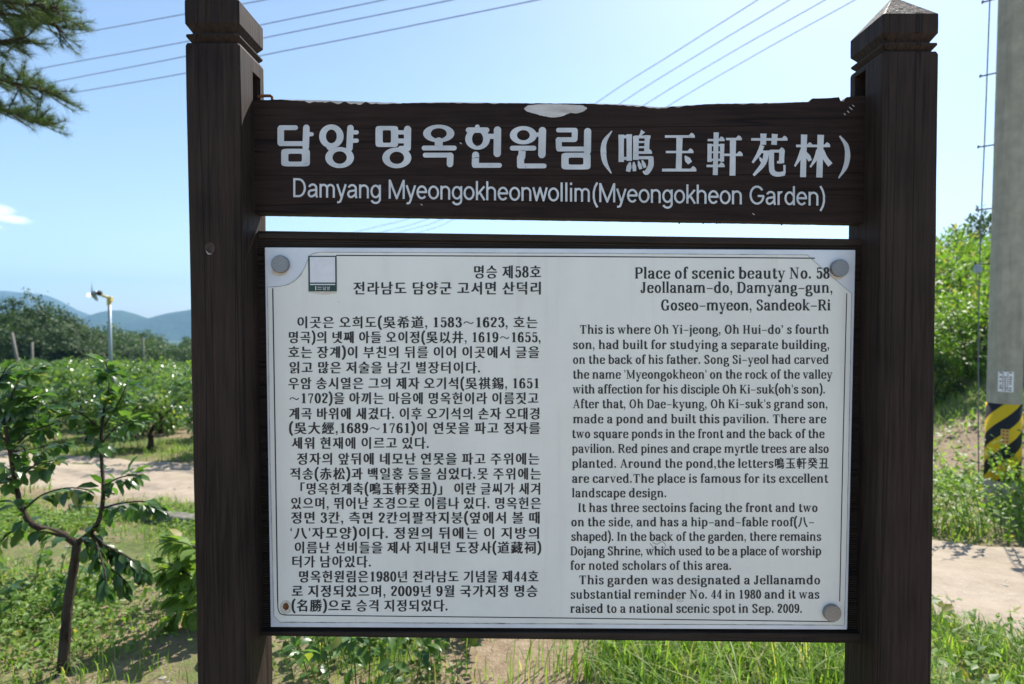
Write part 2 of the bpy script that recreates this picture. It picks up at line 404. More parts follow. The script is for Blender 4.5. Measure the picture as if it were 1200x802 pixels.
# unseen pale sandy ground, added so sunlight bounces warmly onto the sign's shaded front
V = []; F = []; nx_, ny_ = 60, 48
for j in range(ny_ + 1):
    for i in range(nx_ + 1):
        x = -11 + 22 * i / nx_; y = -13 + 14.0 * j / ny_
        if j == ny_: y += 0.12 * mnoise.noise(Vector((x * 1.3, 0, 2)))
        V.append((x, y, gz(x, y) + 0.012))
for j in range(ny_):
    for i in range(nx_): a = j * (nx_ + 1) + i; F.append((a, a + 1, a + nx_ + 2, a + nx_ + 1))
struct(link_mesh('bounce_ground', V, F, M['track'], smooth=True))
RL = np.array([(p.x, p.y) for p in road_line])
def road_dist(x, y):
    d = (RL[None, :, 0] - np.atleast_1d(x)[:, None]) ** 2 + (RL[None, :, 1] - np.atleast_1d(y)[:, None]) ** 2
    return np.sqrt(d.min(1))

# hills
def hill(name, prof, dist, depth, base, rough, seed, shift=0):
    """a ridge: prof is a list of (px, py) skyline points of the photo carried out to its real distance"""
    xs = np.array([(p[0] - CX) / FPX * dist for p in prof]); zs = np.array([1.6 + (381 - p[1]) / FPX * dist for p in prof])
    nx, ny = 260, 26
    X = np.linspace(xs[0], xs[-1], nx); Z = np.interp(X, xs, zs)
    ker = np.hanning(9); ker /= ker.sum(); Zp = np.pad(Z, 4, mode='edge'); Z = np.convolve(Zp, ker, 'valid')
    V = []; F = []
    for j in range(ny):
        t = j / (ny - 1) * 2 - 1
        f = math.cos(t * math.pi / 2) ** 1.3
        for i in range(nx):
            nzv = mnoise.fractal(Vector((X[i] / rough, t * depth / rough, seed)), 0.9, 2.1, 6)
            ramp_ = min(1, f * 3)
            V.append((X[i], dist + t * depth, base + (Z[i] - base) * f * (1 + 0.0 * nzv) + nzv * (Z[i] - base) * 0.16 * ramp_ * (0.35 + 0.65 * (1 - f))+ nzv * rough * 0.012 * ramp_))
    for j in range(ny - 1):
        for i in range(nx - 1):
            a = j * nx + i; F.append((a, a + 1, a + nx + 1, a + nx))
    return struct(link_mesh(name, V, F, M['hill'], smooth=True))
hill('mountain', [(-900,400),(-600,352),(-420,372),(-250,350),(-120,352),(-30,345),(0,342),(22,341),(45,346),(75,358),(105,371),(140,383),(200,392),(300,380),(420,392),(520,378),(640,398),(760,372),(900,398)], 3100, 420, -75, 260, 1.0)
hill('mountain', [(-500,400),(-200,390),(0,388),(60,379),(95,374),(118,371),(137,362),(150,364),(172,375),(186,374),(205,367),(240,360),(300,372),(380,385),(460,374),(560,390),(700,385),(860,400)], 2500, 330, -75, 200, 5.0)
hill('hill', [(-500,398),(-300,372),(-120,366),(0,366),(60,372),(95,384),(140,397),(175,404),(225,411),(330,416),(480,410),(640,416)], 1150, 200, -75, 110, 9.0)

# ------------------------------------------------------------------ haze
mb = MB(); mb.box(-5200, 5200, -5100, 5300, -140, 420)
hz = mb.build('haze', bpy.data.materials.new('haze_air')); struct(hz, 'stuff')
hm = hz.data.materials[0]; hm.use_nodes = True; hm.node_tree.nodes.clear()
ho = hm.node_tree.nodes.new('ShaderNodeOutputMaterial'); hv = hm.node_tree.nodes.new('ShaderNodeVolumePrincipled')
hv.inputs['Density'].default_value = 0.00022; hv.inputs['Color'].default_value = (0.36, 0.66, 1.0, 1); hv.inputs['Anisotropy'].default_value = 0.0
hm.node_tree.links.new(hv.outputs[0], ho.inputs['Volume'])
#PARTS
# ------------------------------------------------------------------ lettering
_gc = {}
def font_glyph(ch):
    """outline of one character of the built-in font, as flat polygons, with its advance"""
    if ch in _gc: return _gc[ch]
    def ev(s):
        cu = bpy.data.curves.new('tmp', 'FONT'); cu.body = s; cu.resolution_u = 4
        o = bpy.data.objects.new('tmp', cu); COL.objects.link(o)
        bpy.context.view_layer.update()
        me = o.evaluated_get(bpy.context.evaluated_depsgraph_get()).to_mesh()
        V = [(v.co.x, v.co.y) for v in me.vertices]; F = [tuple(p.vertices) for p in me.polygons]
        bpy.data.objects.remove(o); bpy.data.curves.remove(cu)
        return V, F
    V, F = ev(ch)
    adv = max(v[0] for v in ev('X' + ch + 'X')[0]) - 1.414
    _gc[ch] = (V, F, adv); return _gc[ch]

# a roman book face with thick stems, thin hairlines and slab serifs, x-height 50, capitals 70
T_, t_ = 16.0, 7.0
def ribbon(pts, wd=None, taper=False):
    pts = [Vector((p[0], p[1])) for p in pts]; Lf = []; Rt = []
    for i, p in enumerate(pts):
        d = pts[min(i+1, len(pts)-1)] - pts[max(i-1, 0)]
        if d.length < 1e-6: d = Vector((1, 0))
        d.normalize()
        ww = wd if wd else t_ + (T_ - t_) * abs(d.y) ** 1.5
        n_ = Vector((-d.y, d.x)) * ww / 2
        Lf.append(p + n_); Rt.append(p - n_)
    V = [tuple(v) for v in Lf + Rt]; n = len(pts)
    return V, [(i, i+1, n+i+1, n+i) for i in range(n-1)]
def spl(pts, k=5):
    return [(p.x, p.y) for p in catmull([(a, b, 0) for a, b in pts], k)]
def gC(*pts): return ribbon(spl(pts))
def gL(*pts, w=None): return ribbon(pts, w)
def gV(x, a, b, w=None): return ribbon([(x, a), (x, b)], w or T_)
def gS(a, b, y, h=4.6): return ([(a, y), (b, y), (b, y + h), (a, y + h)], [(0, 1, 2, 3)])
def gD(x, y, r): return ([(x + r*math.cos(i*math.pi/5), y + r*math.sin(i*math.pi/5)) for i in range(10)], [tuple(range(10))])
def gO(cx, cy, rx, ry, a0=0, a1=360, k=20):
    return ribbon([(cx + rx*math.cos(math.radians(a0 + (a1-a0)*i/k)), cy + ry*math.sin(math.radians(a0 + (a1-a0)*i/k))) for i in range(k+1)])
def bowl_l(): return gC((14,38),(25,48),(39,46),(49,34),(49,16),(39,4),(25,2),(14,12))
def bowl_r(): return gC((46,38),(35,48),(21,46),(11,34),(11,16),(21,4),(35,2),(46,12))
def arch(x): return gC((x,36),(x+10,46),(x+22,48),(x+31,43),(x+34,30))
SG = {
 ' ': (24, []),
 'a': (55, [gC((40,28),(25,27),(12,21),(10,11),(17,3),(29,4),(39,12)), gC((11,38),(14,46),(26,48),(37,44),(40,34),(40,10),(43,3),(53,2)), gD(13,38,6)]),
 'b': (60, [gV(14,0,74), gS(2,14,69.4), bowl_l()]),
 'c': (52, [gC((45,38),(38,47),(27,48),(14,42),(10,25),(14,8),(27,2),(39,4),(47,13)), gD(42,37,6.5)]),
 'd': (63, [gV(46,0,74), gS(34,46,69.4), gS(46,59,0), bowl_r()]),
 'e': (55, [gS(12,48,25,5), gC((46,27),(43,42),(29,48),(15,43),(10,25),(15,7),(29,2),(40,5),(47,13))]),
 'f': (37, [gV(17,0,58), gC((17,55),(19,66),(29,72),(37,70)), gD(36,66,5.5), gS(4,34,45.4), gS(5,31,0)]),
 'g': (56, [gO(26,32,16,15), gC((16,20),(10,12),(18,5),(38,3),(49,-6),(44,-17),(27,-20),(11,-16),(9,-7),(18,2)), gL((38,43),(50,48),w=7)]),
 'h': (64, [gV(14,0,74), gS(2,14,69.4), gS(3,25,0), arch(14), gV(48,0,34), gS(37,60,0)]),
 'i': (29, [gV(14,0,50), gS(2,14,45.4), gS(3,26,0), gD(14,65,8)]),
 'j': (28, [gV(15,-8,50), gS(3,15,45.4), gC((15,-6),(12,-17),(2,-20)), gD(15,65,8)]),
 'k': (61, [gV(14,0,74), gS(2,14,69.4), gS(3,25,0), gL((16,17),(44,46),w=6), gL((25,27),(49,2),w=12), gS(33,57,45.4), gS(37,61,0)]),
 'l': (29, [gV(14,0,74), gS(2,14,69.4), gS(3,26,0)]),
 'm': (97, [gV(14,0,50), gS(2,14,45.4), gS(3,25,0), arch(14), gV(48,0,34), gS(38,58,0), arch(48), gV(82,0,34), gS(71,94,0)]),
 'n': (64, [gV(14,0,50), gS(2,14,45.4), gS(3,25,0), arch(14), gV(48,0,34), gS(37,60,0)]),
 'o': (57, [gO(28,25,18,23)]),
 'p': (60, [gV(14,-20,50), gS(2,14,45.4), gS(3,27,-20), bowl_l()]),
 'q': (61, [gV(46,-20,50), gS(34,58,-20), bowl_r()]),
 'r': (46, [gV(14,0,50), gS(2,14,45.4), gS(3,29,0), gC((14,34),(22,45),(31,48),(39,45)), gD(38,42,6.5)]),
 's': (49, [gC((39,37),(35,46),(24,48),(13,43),(14,33),(25,27),(37,20),(38,9),(27,2),(14,4),(9,14))]),
 't': (39, [gV(17,9,64), gS(4,35,45.4), gC((17,12),(21,3),(29,3),(36,10))]),
 'u': (63, [gV(14,16,50), gS(2,14,45.4), gC((14,18),(18,6),(28,2),(38,5),(46,14)), gV(46,0,50), gS(35,46,45.4), gS(46,59,0)]),
 'v': (55, [gL((10,48),(28,2),w=12.5), gL((28,2),(45,48),w=6), gS(0,22,45.4), gS(34,55,45.4)]),
 'w': (80, [gL((10,48),(25,2),w=12), gL((25,2),(39,48),w=6), gL((39,48),(54,2),w=12), gL((54,2),(69,48),w=6), gS(0,22,45.4), gS(30,50,45.4), gS(58,79,45.4)]),
 'x': (56, [gL((11,48),(46,2),w=12.5), gL((44,48),(11,2),w=6), gS(1,23,45.4), gS(33,54,45.4), gS(0,21,0), gS(33,57,0)]),
 'y': (55, [gL((10,48),(29,2),w=12.5), gL((46,48),(25,-11),w=6), gC((25,-11),(18,-20),(9,-17)), gD(10,-14,5.5), gS(0,22,45.4), gS(35,56,45.4)]),
 'A': (71, [gL((11,2),(34,69),w=6), gL((34,69),(58,2),w=13.5), gS(18,48,20,5), gS(1,22,0), gS(45,71,0)]),
 'D': (73, [gV(17,0,70), gS(4,20,0), gS(4,20,65.4), gC((17,67.5),(40,67),(57,56),(62,35),(57,14),(40,3),(17,2.5))]),
 'G': (75, [gC((57,50),(50,64),(37,68),(20,61),(12,35),(20,9),(37,2),(51,6),(58,16)), gV(57,2,30), gS(44,70,27), gV(57,48,68,5)]),
 'H': (76, [gV(17,0,70), gV(57,0,70), gS(17,57,33,5), gS(5,29,0), gS(5,29,65.4), gS(45,69,0), gS(45,69,65.4)]),
 'I': (35, [gV(17,0,70), gS(4,30,0), gS(4,30,65.4)]),
 'J': (50, [gV(31,14,70), gC((31,16),(27,5),(17,2),(8,9)), gD(10,13,7), gS(19,44,65.4)]),
 'K': (74, [gV(17,0,70), gS(4,29,0), gS(4,29,65.4), gL((19,24),(56,67),w=6), gL((31,39),(59,2),w=13), gS(43,68,65.4), gS(45,73,0)]),
 'M': (90, [gV(14,0,70,5.5), gL((15,69),(43,6),w=13), gL((43,6),(73,69),w=5.5), gV(73,0,70), gS(3,26,0), gS(3,16,65.4), gS(61,86,0), gS(73,86,65.4)]),
 'N': (77, [gV(15,0,70,5.5), gL((15,69),(60,3),w=13), gV(60,0,70,5.5), gS(3,27,0), gS(3,16,65.4), gS(48,72,65.4)]),
 'O': (75, [gO(37,35,25,33)]),
 'P': (64, [gV(17,0,70), gS(4,30,0), gS(4,18,65.4), gC((17,67.5),(40,67),(53,60),(53,42),(40,34),(17,33.5))]),
 'R': (73, [gV(17,0,70), gS(4,30,0), gS(4,18,65.4), gC((17,67.5),(40,67),(53,60),(53,43),(40,36),(17,35.5)), gL((38,36),(60,2),w=13), gS(54,72,0)]),
 'S': (60, [gC((48,52),(42,64),(29,68),(15,61),(15,48),(30,37),(45,27),(46,11),(32,2),(18,4),(10,18))]),
 'T': (69, [gV(34,0,70), gS(5,64,64.4,5.6), gV(7,50,68,5), gV(62,50,68,5), gS(20,48,0)]),
 'Y': (69, [gL((11,68),(34,32),w=13), gL((57,68),(34,32),w=6), gV(34,0,34), gS(1,25,65.4), gS(45,68,65.4), gS(21,47,0)]),
 '0': (50, [gO(25,35,16,33)]),
 '1': (50, [gV(26,0,70), gL((26,67),(12,58),w=6), gS(11,41,0)]),
 '2': (50, [gC((11,52),(14,64),(25,68),(38,62),(39,50),(31,36),(18,20),(10,7)), gS(8,43,0,9), gD(13,52,6)]),
 '3': (50, [gC((11,57),(17,67),(29,68),(37,59),(35,45),(22,37)), gC((22,37),(37,32),(41,18),(34,5),(21,2),(9,11)), gD(12,56,6), gD(11,13,6)]),
 '4': (50, [gV(34,0,70), gL((33,69),(6,21),w=6), gS(4,47,17,5.5), gS(23,45,0)]),
 '5': (50, [gS(12,42,62,8), gV(13,38,68,5), gC((12,38),(23,45),(36,41),(41,25),(36,7),(23,2),(9,10)), gD(11,13,6)]),
 '6': (50, [gC((39,60),(31,68),(20,64),(11,48),(10,28),(13,9),(25,2),(37,7),(40,22),(36,37),(25,42),(12,35)), gD(37,58,6)]),
 '7': (50, [gS(8,43,61,8), gL((41,63),(27,32),(21,0),w=9), gV(9,50,66,5)]),
 '8': (50, [gO(25,53,13,15), gO(25,19,16,17)]),
 '.': (27, [gD(11,7,8)]),
 ',': (27, [gD(11,7,7.5), gL((15,8),(15,-4),(8,-14),w=5)]),
 "'": (20, [gL((10,72),(10,50),w=8)]),
 '\u2019': (50, [gD(10,64,7.5), gL((14,64),(14,54),(8,46),w=5)]),
 '\u2018': (24, [gD(12,56,6), gL((9,56),(10,66),(15,73),w=5)]),
 '-': (56, [gS(5,51,25,6)]),
 '(': (34, [gC((29,82),(15,62),(11,32),(15,2),(29,-18))]),
 ')': (34, [gC((5,82),(19,62),(23,32),(19,2),(5,-18))]),
 '~': (84, [ribbon(spl([(8,26),(18,36),(32,38),(48,30),(62,26),(76,36)]), 6.5)]),
}
_s6 = SG['6'][1]; SG['9'] = (50, [([(50 - x, 70 - y) for x, y in V], F) for V, F in _s6])

class Ink:
    """collects flat glyph polygons in photo pixels and lays them on the upright plane y = Y"""
    def __init__(s, Y): s.Y = Y; s.V = []; s.F = []; s.k = 0
    def put(s, V, F):
        b = len(s.V); dy = (s.k % 40) * 0.000018; s.k += 1
        s.V += [PT(x, y, s.Y - dy) for x, y in V]; s.F += [tuple(b + i for i in f) for f in F]
    def build(s, name, mat, parent): return link_mesh(name, s.V, s.F, mat, parent)
    # ---- primitives in pixels
    def stroke(s, pts, wd, caps=True, smooth=0):
        if smooth: pts = spl(pts, smooth)
        V, F = ribbon(pts, wd)
        for i in range(len(pts) - 1): s.put(*ribbon(pts[i:i+2], wd)) if not smooth else None
        if smooth: s.put(V, F)
        for i, p in enumerate(pts):
            if (smooth and 0 < i < len(pts) - 1): continue
            if caps or 0 < i < len(pts) - 1:
                s.put([(p[0] + wd/2*math.cos(j*math.pi/9), p[1] + wd/2*math.sin(j*math.pi/9)) for j in range(18)], [tuple(range(18))])
    def taper(s, pts, ws, smooth=4):
        q = spl(pts, smooth); wv = [np.interp(i / (len(q)-1), np.linspace(0, 1, len(ws)), ws) for i in range(len(q))]
        L_ = []; R_ = []
        for i, p in enumerate(q):
            d = Vector(q[min(i+1, len(q)-1)]) - Vector(q[max(i-1, 0)]); d.normalize(); n_ = Vector((-d.y, d.x)) * wv[i] / 2
            L_.append((p[0]+n_.x, p[1]+n_.y)); R_.append((p[0]-n_.x, p[1]-n_.y))
        n = len(q); s.put(L_ + R_, [(i, i+1, n+i+1, n+i) for i in range(n-1)])
    def ring(s, c, ro, ri, c2=None, e=2.0):
        c2 = c2 or c; n = 48; V = []
        for cc, r in ((c, ro), (c2, ri)):
            for j in range(n):
                a = 2*math.pi*j/n; ca, sa = math.cos(a), math.sin(a)
                V.append((cc[0] + r[0]*math.copysign(abs(ca)**(2/e), ca), cc[1] + r[1]*math.copysign(abs(sa)**(2/e), sa)))
        s.put(V, [(j, (j+1) % n, n + (j+1) % n, n + j) for j in range(n)])
    def quad(s, pts): s.put(pts, [tuple(range(len(pts)))])
    # ---- running text
    def text(s, line, x0, x1, base, unit, em, slab_bold=0.0, cjk_x=0.96):
        """roman glyphs from the book face (unit px per font unit), east asian ones from the built-in font (em px)"""
        items = []; wsum = 0
        for ch in line:
            if ch in SG: a, pcs = SG[ch]; a = a * unit; items.append(('s', pcs, a))
            else:
                V, F, a = font_glyph(ch); a = a * em; items.append(('f', (V, F), a))
            wsum += a
        k = (x1 - x0) / max(1e-6, wsum - 0.06 * em)
        sx = min(1.12, max(0.88, k)); x = x0
        for kind, g, a in items:
            if kind == 's':
                off = (a * k - a * sx) / 2
                for V, F in g: s.put([(x + off + (a / unit * .03 + vx*.94)*unit*sx, base - vy*unit) for vx, vy in V], F)
            else:
                V, F = g; off = (a * k - a * cjk_x * sx) / 2
                for dx, dy in (((-slab_bold, .1), (slab_bold, -.1)) if slab_bold else ((0, 0),)):
                    s.put([(x + off + vx*em*cjk_x*sx + dx, base - vy*em + dy) for vx, vy in V], F)
            x += a * k

# ------------------------------------------------------------------ the sign
YF, YB = 1.440, 1.582                    # front and back of the posts
YH, YHB = 1.513, 1.553                   # heading board
YR, YRB = 1.524, 1.560                   # ribbed back board
YP = 1.512                               # lacquered plate
sign = empty('information_sign', (0.13, 1.51, gz(0.13, 1.51)))
tag(sign, 'dark stained wooden information sign with white lettered panel between two square posts', 'sign')
def unparent_keep(o, parent):
    o.parent = parent
    o.matrix_parent_inverse = Matrix.Translation(parent.location).inverted()
def kid(o, parent=sign):
    o.parent = parent
    if parent is sign: o.matrix_parent_inverse = Matrix.Translation(sign.location).inverted()
    return o

def make_post(xa_top, xb_top, xa_bot, xb_bot, shaft_px, cap_px, inner, slot_px):
    """square post; xa/xb = left and right edge of its front face at photo rows 60 and 800"""
    zt = PT(600, shaft_px, YF).z; z6 = PT(600, 60, YF).z; z8 = PT(600, 800, YF).z
    def edge(p6, p8, z):
        a = PT(p6, 60, YF).x; b = PT(p8, 800, YF).x
        return a + (b - a) * (z6 - z) / (z6 - z8)
    def ring(z, s, ch=0.004, jit=0.0):
        a, b = edge(xa_top, xa_bot, z), edge(xb_top, xb_bot, z)
        cx_, cy_ = (a + b) / 2, (YF + YB) / 2; hx, hy = (b - a) / 2 * s, (YB - YF) / 2 * s
        c = ch if s > 0.3 else ch * s
        pts = [(-hx+c, -hy), (hx-c, -hy), (hx, -hy+c), (hx, hy-c), (hx-c, hy), (-hx+c, hy), (-hx, hy-c), (-hx, -hy+c)]
        return [(cx_ + p[0] + jit*mnoise.noise(Vector((z*5, i*3.0, a*9))), cy_ + p[1] + jit*mnoise.noise(Vector((z*5, i*3.0+50, a*9))), z) for i, p in enumerate(pts)]
    def loft(rings):
        V = [p for r in rings for p in r]; n = 8; F = []
        for i in range(len(rings) - 1):
            for k in range(n): F.append((i*n+k, i*n+(k+1)%n, (i+1)*n+(k+1)%n, (i+1)*n+k))
        F.append(tuple(range(n-1, -1, -1))); F.append(tuple((len(rings)-1)*n + k for k in range(n)))
        return V, F
    zb = gz(edge(xa_top, xa_bot, 0), 1.5) - 0.12
    rs = [ring(zb + (zt - 0.006 - zb) * i / 40, 1.0, 0.004, 0.0012) for i in range(41)] + [ring(zt, 0.97, 0.004)]
    V, F = loft(rs)
    o = kid(link_mesh('post', V, F, M['post']))
    # mortise that the heading board slides into
    z0, z1 = PT(600, slot_px[1], YH).z, PT(600, slot_px[0], YH).z
    zm = (z0 + z1) / 2; xi = edge(xb_top, xb_bot, zm) if inner > 0 else edge(xa_top, xa_bot, zm)
    cb = MB(); cb.box(xi - 0.035, xi + 0.035, YH - 0.002, YHB + 0.004, z0, z1); cut = cb.build('cut', M['post'])
    bo = o.modifiers.new('b', 'BOOLEAN'); bo.object = cut; bo.operation = 'DIFFERENCE'; bo.solver = 'EXACT'
    bpy.context.view_layer.update()
    me = bpy.data.meshes.new_from_object(o.evaluated_get(bpy.context.evaluated_depsgraph_get()))
    o.modifiers.clear(); o.data = me
    bpy.data.objects.remove(cut)
    # carved cap: groove, sharp ring, block and low pyramid
    zz = [PT(600, p, YF).z for p in cap_px[:6]] + [PT(600, cap_px[6], (YF + YB) / 2).z]      # shaft top, ring bottom, ring, groove, block bottom, block top, apex
    V, F = loft([ring(zz[0] - 0.002, 0.80), ring(zz[1], 0.84), ring(zz[2] - 0.002, 0.985), ring(zz[2] + 0.002, 0.985), ring(zz[3] - 0.004, 0.83), ring(zz[3], 0.83), ring(zz[4], 1.0), ring((zz[4]+zz[5])/2, 1.003), ring(zz[5], 1.0), ring(zz[6], 0.03)])
    kid(link_mesh('post_cap', V, F, M['post']), o)
    return o, edge
postL, edgeL = make_post(216.5, 280.5, 231, 292.5, 50, (50, 48, 41, 35, 27, 0, -17), 1, (84, 119))
postR, edgeR = make_post(1035, 1100.5, 1026.5, 1092, 60, (60, 58, 51, 46, 38, 16, -2), -1, (82, 114))
zmid = PT(600, 180, YH).z
XL = PT(297, 180, YH).x; XR = PT(1015.5, 180, YH).x
# knot hole low on the left post
kb = Ink(YF - 0.0016); kb.quad([(246 + 6.2*math.cos(i*.35)*(1 + .25*mnoise.noise(Vector((i, 0, 0)))), 291 + 7.2*math.sin(i*.35)*(1 + .25*mnoise.noise(Vector((i, 3, 0))))) for i in range(18)])
kn = kid(kb.build('knot', M['iron'], None), postL)
kb = Ink(YF - 0.0019); kb.taper([(241.5,294),(244,297.5),(248,297.8)], [.5, 1.6, .4])
kid(kb.build('knot_rim', M['grime'], None), postL)

# heading board
top = [(297,117.5),(330,116.8),(370,117.6),(430,119.5),(470,121),(520,120),(560,120.5),(620,121.2),(690,121.5),(740,123),(772,126),(790,124.8),(830,122),(900,120.8),(948,119.6),(951.5,115.6),(975,115),(983,113.8),(985.5,118.6),(988.5,119),(992,114.2),(1004,113),(1015.5,112)]
bot = [(1016,262),(960,260.8),(900,259.8),(700,256.6),(500,253.4),(297,250)]
tp = [Vector((a, b, 0)) for a, b in top]; tx = [a for a, b in top]; tyv = [b for a, b in top]
xs = sorted(set([297 + i * 4 for i in range(180)] + tx))
topf = [(x, float(np.interp(x, tx, tyv)) + 0.45 * mnoise.noise(Vector((x * 0.11, 0, 3))) + 0.3 * mnoise.noise(Vector((x * 0.5, 2, 3)))) for x in xs if x <= 1015.5]
bx = [p[0] for p in bot][::-1]; by = [p[1] for p in bot][::-1]
botf = [(x, float(np.interp(x, bx, by)) + 0.35 * mnoise.noise(Vector((x * 0.2, 7, 3)))) for x in np.arange(1016, 296, -6.0)] + [(297, 250)]
ol = [(PT(a, b, YH).x, PT(a, b, YH).z) for a, b in topf] + [(PT(a, b, YH).x, PT(a, b, YH).z) for a, b in botf]
hb = MB(); hb.prism_y(ol[::-1], YH, YHB)
hdr = kid(hb.build('heading_board', [M['header'], M['bare']]))
pz = [max(hdr.data.vertices[i].co.z for i in p.vertices) - min(hdr.data.vertices[i].co.z for i in p.vertices) for p in hdr.data.polygons]
for p in hdr.data.polygons:      # the weathered top edge has lost its stain
    if len(p.vertices) == 4 and abs(p.normal.z) > 0.7 and p.center.z > zmid and p.center.x < PT(948, 120, YH).x and p.center.x > PT(335, 120, YH).x:
        p.material_index = 1
# oval patch of bare wood and a frayed bare edge
pt0 = spl([(614,127.5),(620,123.6),(640,122.2),(660,122.6),(680,123.4),(687.5,126.5),(684,130.5),(676,133),(668,132.6),(660,136),(648,137.8),(636,136),(627,133.4),(618,131),(614,127.5)], 7)
ptc = [(x + 0.9*mnoise.noise(Vector((x*.45, y*.45, 3))), y + 0.55*mnoise.noise(Vector((x*.9, y*.9, 8)))) for x, y in pt0[:-1]]
wp = Ink(YH - 0.0007); wp.quad(ptc); kid(wp.build('bare_wood_patch', M['bare'], None), hdr)
for (a0, a1, tmax) in ((330, 474, 5.6), (474, 614, 1.9), (688, 818, 3.0), (826, 940, 1.5)):
    wp = Ink(YH - 0.0007)
    ups = [(x, float(np.interp(x, [p[0] for p in topf], [p[1] for p in topf])) - 0.1) for x in np.arange(a0, a1, 3.0)]
    for i in range(len(ups) - 1):
        def th(x):
            u = (x - a0) / (a1 - a0)
            return max(0.15, tmax * (math.sin(math.pi * min(1, max(0, u))) ** 0.6) * (0.45 + 0.75 * mnoise.noise(Vector((x * 0.12, 3, 1)))))
        (xa, ya), (xb, yb) = ups[i], ups[i+1]
        wp.quad([(xa, ya), (xb, yb), (xb, yb + th(xb)), (xa, ya + th(xa))])
    kid(wp.build('worn_edge', M['bare'], None), hdr)
for (x, y, r) in ((997,127,1.6),(994,131,1.0),(1000,124,0.9),(540,168,0.8),(494,240,0.7),(883,251,0.8),(990,134,0.7)):
    wp = Ink(YH - 0.0007); wp.stroke([(x - r, y - r*.7), (x + r, y + r)], 0.9); kid(wp.build('paint_speck', M['bare'], None), hdr)
# drips of old stain under the board
for x in (796, 824, 840, 916):
    p = PT(x, 262 if x > 900 else 260.4, YH + 0.004); hk = MB(); hk.tube([p + Vector((0,0,0.002)), p + Vector((0,0,-0.003)), p + Vector((0,0,-0.0055))], [0.0028, 0.0025, 0.0006], 6); kid(hk.build('stain_drip', M['iron']), hdr)
hk = MB()
a, b = PT(302, 113.5, YH + 0.012), PT(317, 112.5, YH + 0.012)
hk.tube([a, (a + b)/2 + Vector((0,0,0.001)), b, b + Vector((0.0035,0,-0.003)), b + Vector((0.0045,0,-0.010))], [0.0038, 0.0042, 0.004, 0.0038, 0.0035], 8)
kid(hk.build('iron_hook', M['rust']), hdr)

# painted heading, strokes laid where the photo shows them
def Z(o, k): return lambda *pts: [(o[0] + x / k, o[1] + y / k) for x, y in pts]
A = Z((310, 130), 6.0); B = Z((510, 130), 6.0); Cc = Z((690, 130), 6.0); Dd = Z((860, 130), 6.17)
ti = Ink(YH - 0.0009)
def ST(zf, w6, *pts, **k): ti.stroke(zf(*pts), w6 / 6.0, **k)
def RG(zf, c, ro, ri, e=2.0, c2=None): ti.ring(zf(c)[0], (ro[0]/6, ro[1]/6), (ri[0]/6, ri[1]/6), zf(c2)[0] if c2 else None, e)
# dam
ST(A, 34, (218,119), (112,119)); ST(A, 46, (114,126), (114,226)); ST(A, 34, (112,231), (292,231))
ST(A, 46, (294,120), (290,255)); ST(A, 28, (300,165), (332,165)); ST(A, 36, (298,165), (312,165))
RG(A, (218,329), (101,62), (48,28), 7, (215,330))
# yang
RG(A, (470,180), (86,84), (38,48)); ST(A, 46, (604,122), (597,262)); ST(A, 30, (610,152), (648,152)); ST(A, 30, (606,212), (648,210))
RG(A, (528,329), (101,74), (50,44)); ST(A, 40, (455,255), (480,275)); ST(A, 40, (596,262), (590,285))
kid(ti.build('korean_heading', M['paint'], None), hdr); ti = Ink(YH - 0.0009)
# myeong
RG(A, (860,181), (80,74), (29,44), 8, (860,181)); ST(A, 50, (1006,130), (1004,262)); ST(A, 30, (930,152), (1000,152)); ST(A, 34, (930,212), (1000,212))
RG(A, (930,331), (102,73), (51,43)); ST(A, 30, (955,262), (1004,262))
# ok
RG(B, (25,160), (110,62), (56,37)); ST(B, 56, (25,215), (25,245)); ST(B, 34, (-78,262), (134,262)); ST(B, 34, (-70,312), (108,312)); ST(B, 46, (106,316), (104,374))
# heon
ST(B, 34, (296,114), (296,120)); ST(B, 38, (234,136), (362,136)); RG(B, (298,198), (87,76), (39,49)); ST(B, 52, (438,136), (436,300)); ST(B, 36, (372,180), (432,180))
ST(B, 50, (284,312), (282,376)); ST(B, 34, (276,384), (452,384))
# won
RG(B, (620,172), (95,64), (45,36)); ST(B, 34, (542,263), (694,263)); ST(B, 50, (612,272), (608,326)); ST(B, 52, (754,140), (750,308)); ST(B, 30, (690,172), (750,164)); ST(B, 50, (600,330), (600,372)); ST(B, 34, (592,388), (766,388))
# rim
ST(B, 32, (866,136), (985,136)); ST(B, 42, (982,142), (980,198)); ST(B, 34, (980,203), (868,203)); ST(B, 42, (868,206), (870,262)); ST(B, 34, (868,269), (1052,269))
ST(B, 50, (1072,146), (1070,285)); RG(B, (990,354), (103,59), (52,25), 7, (990,354))
kid(ti.build('korean_heading', M['paint'], None), hdr); ti = Ink(YH - 0.0009)
# brackets
ti.taper(Cc((163,142), (112,215), (103,290), (115,365), (158,440)), [1.2, 5.6, 6.9, 5.6, 1.2]); ti.taper(Dd((765,182), (812,250), (822,330), (805,410), (757,488)), [1.8, 5.4, 6.4, 5.4, 1.2])
def H(zf, x0, x1, y, w6=16, tri=True):
    ti.stroke(zf((x0, y), (x1, y)), w6/6, caps=False)
    if tri: ti.quad(zf((x1-42, y-w6/2+1), (x1-24, y-w6/2-18), (x1-8, y-w6/2-10), (x1, y), (x1-2, y+w6/2)))
def VV(zf, x0, y0, x1, y1, w6=38):
    ti.taper(zf((x0, y0), ((x0+x1)/2, (y0+y1)/2), (x1, y1)), [w6/6*1.05, w6/6*.96, w6/6])
def DT(zf, p, q, a=6, b=30): ti.taper(zf(p, ((p[0]+q[0])/2, (p[1]+q[1])/2), q), [a/6, b/6*0.9, b/6*0.75])
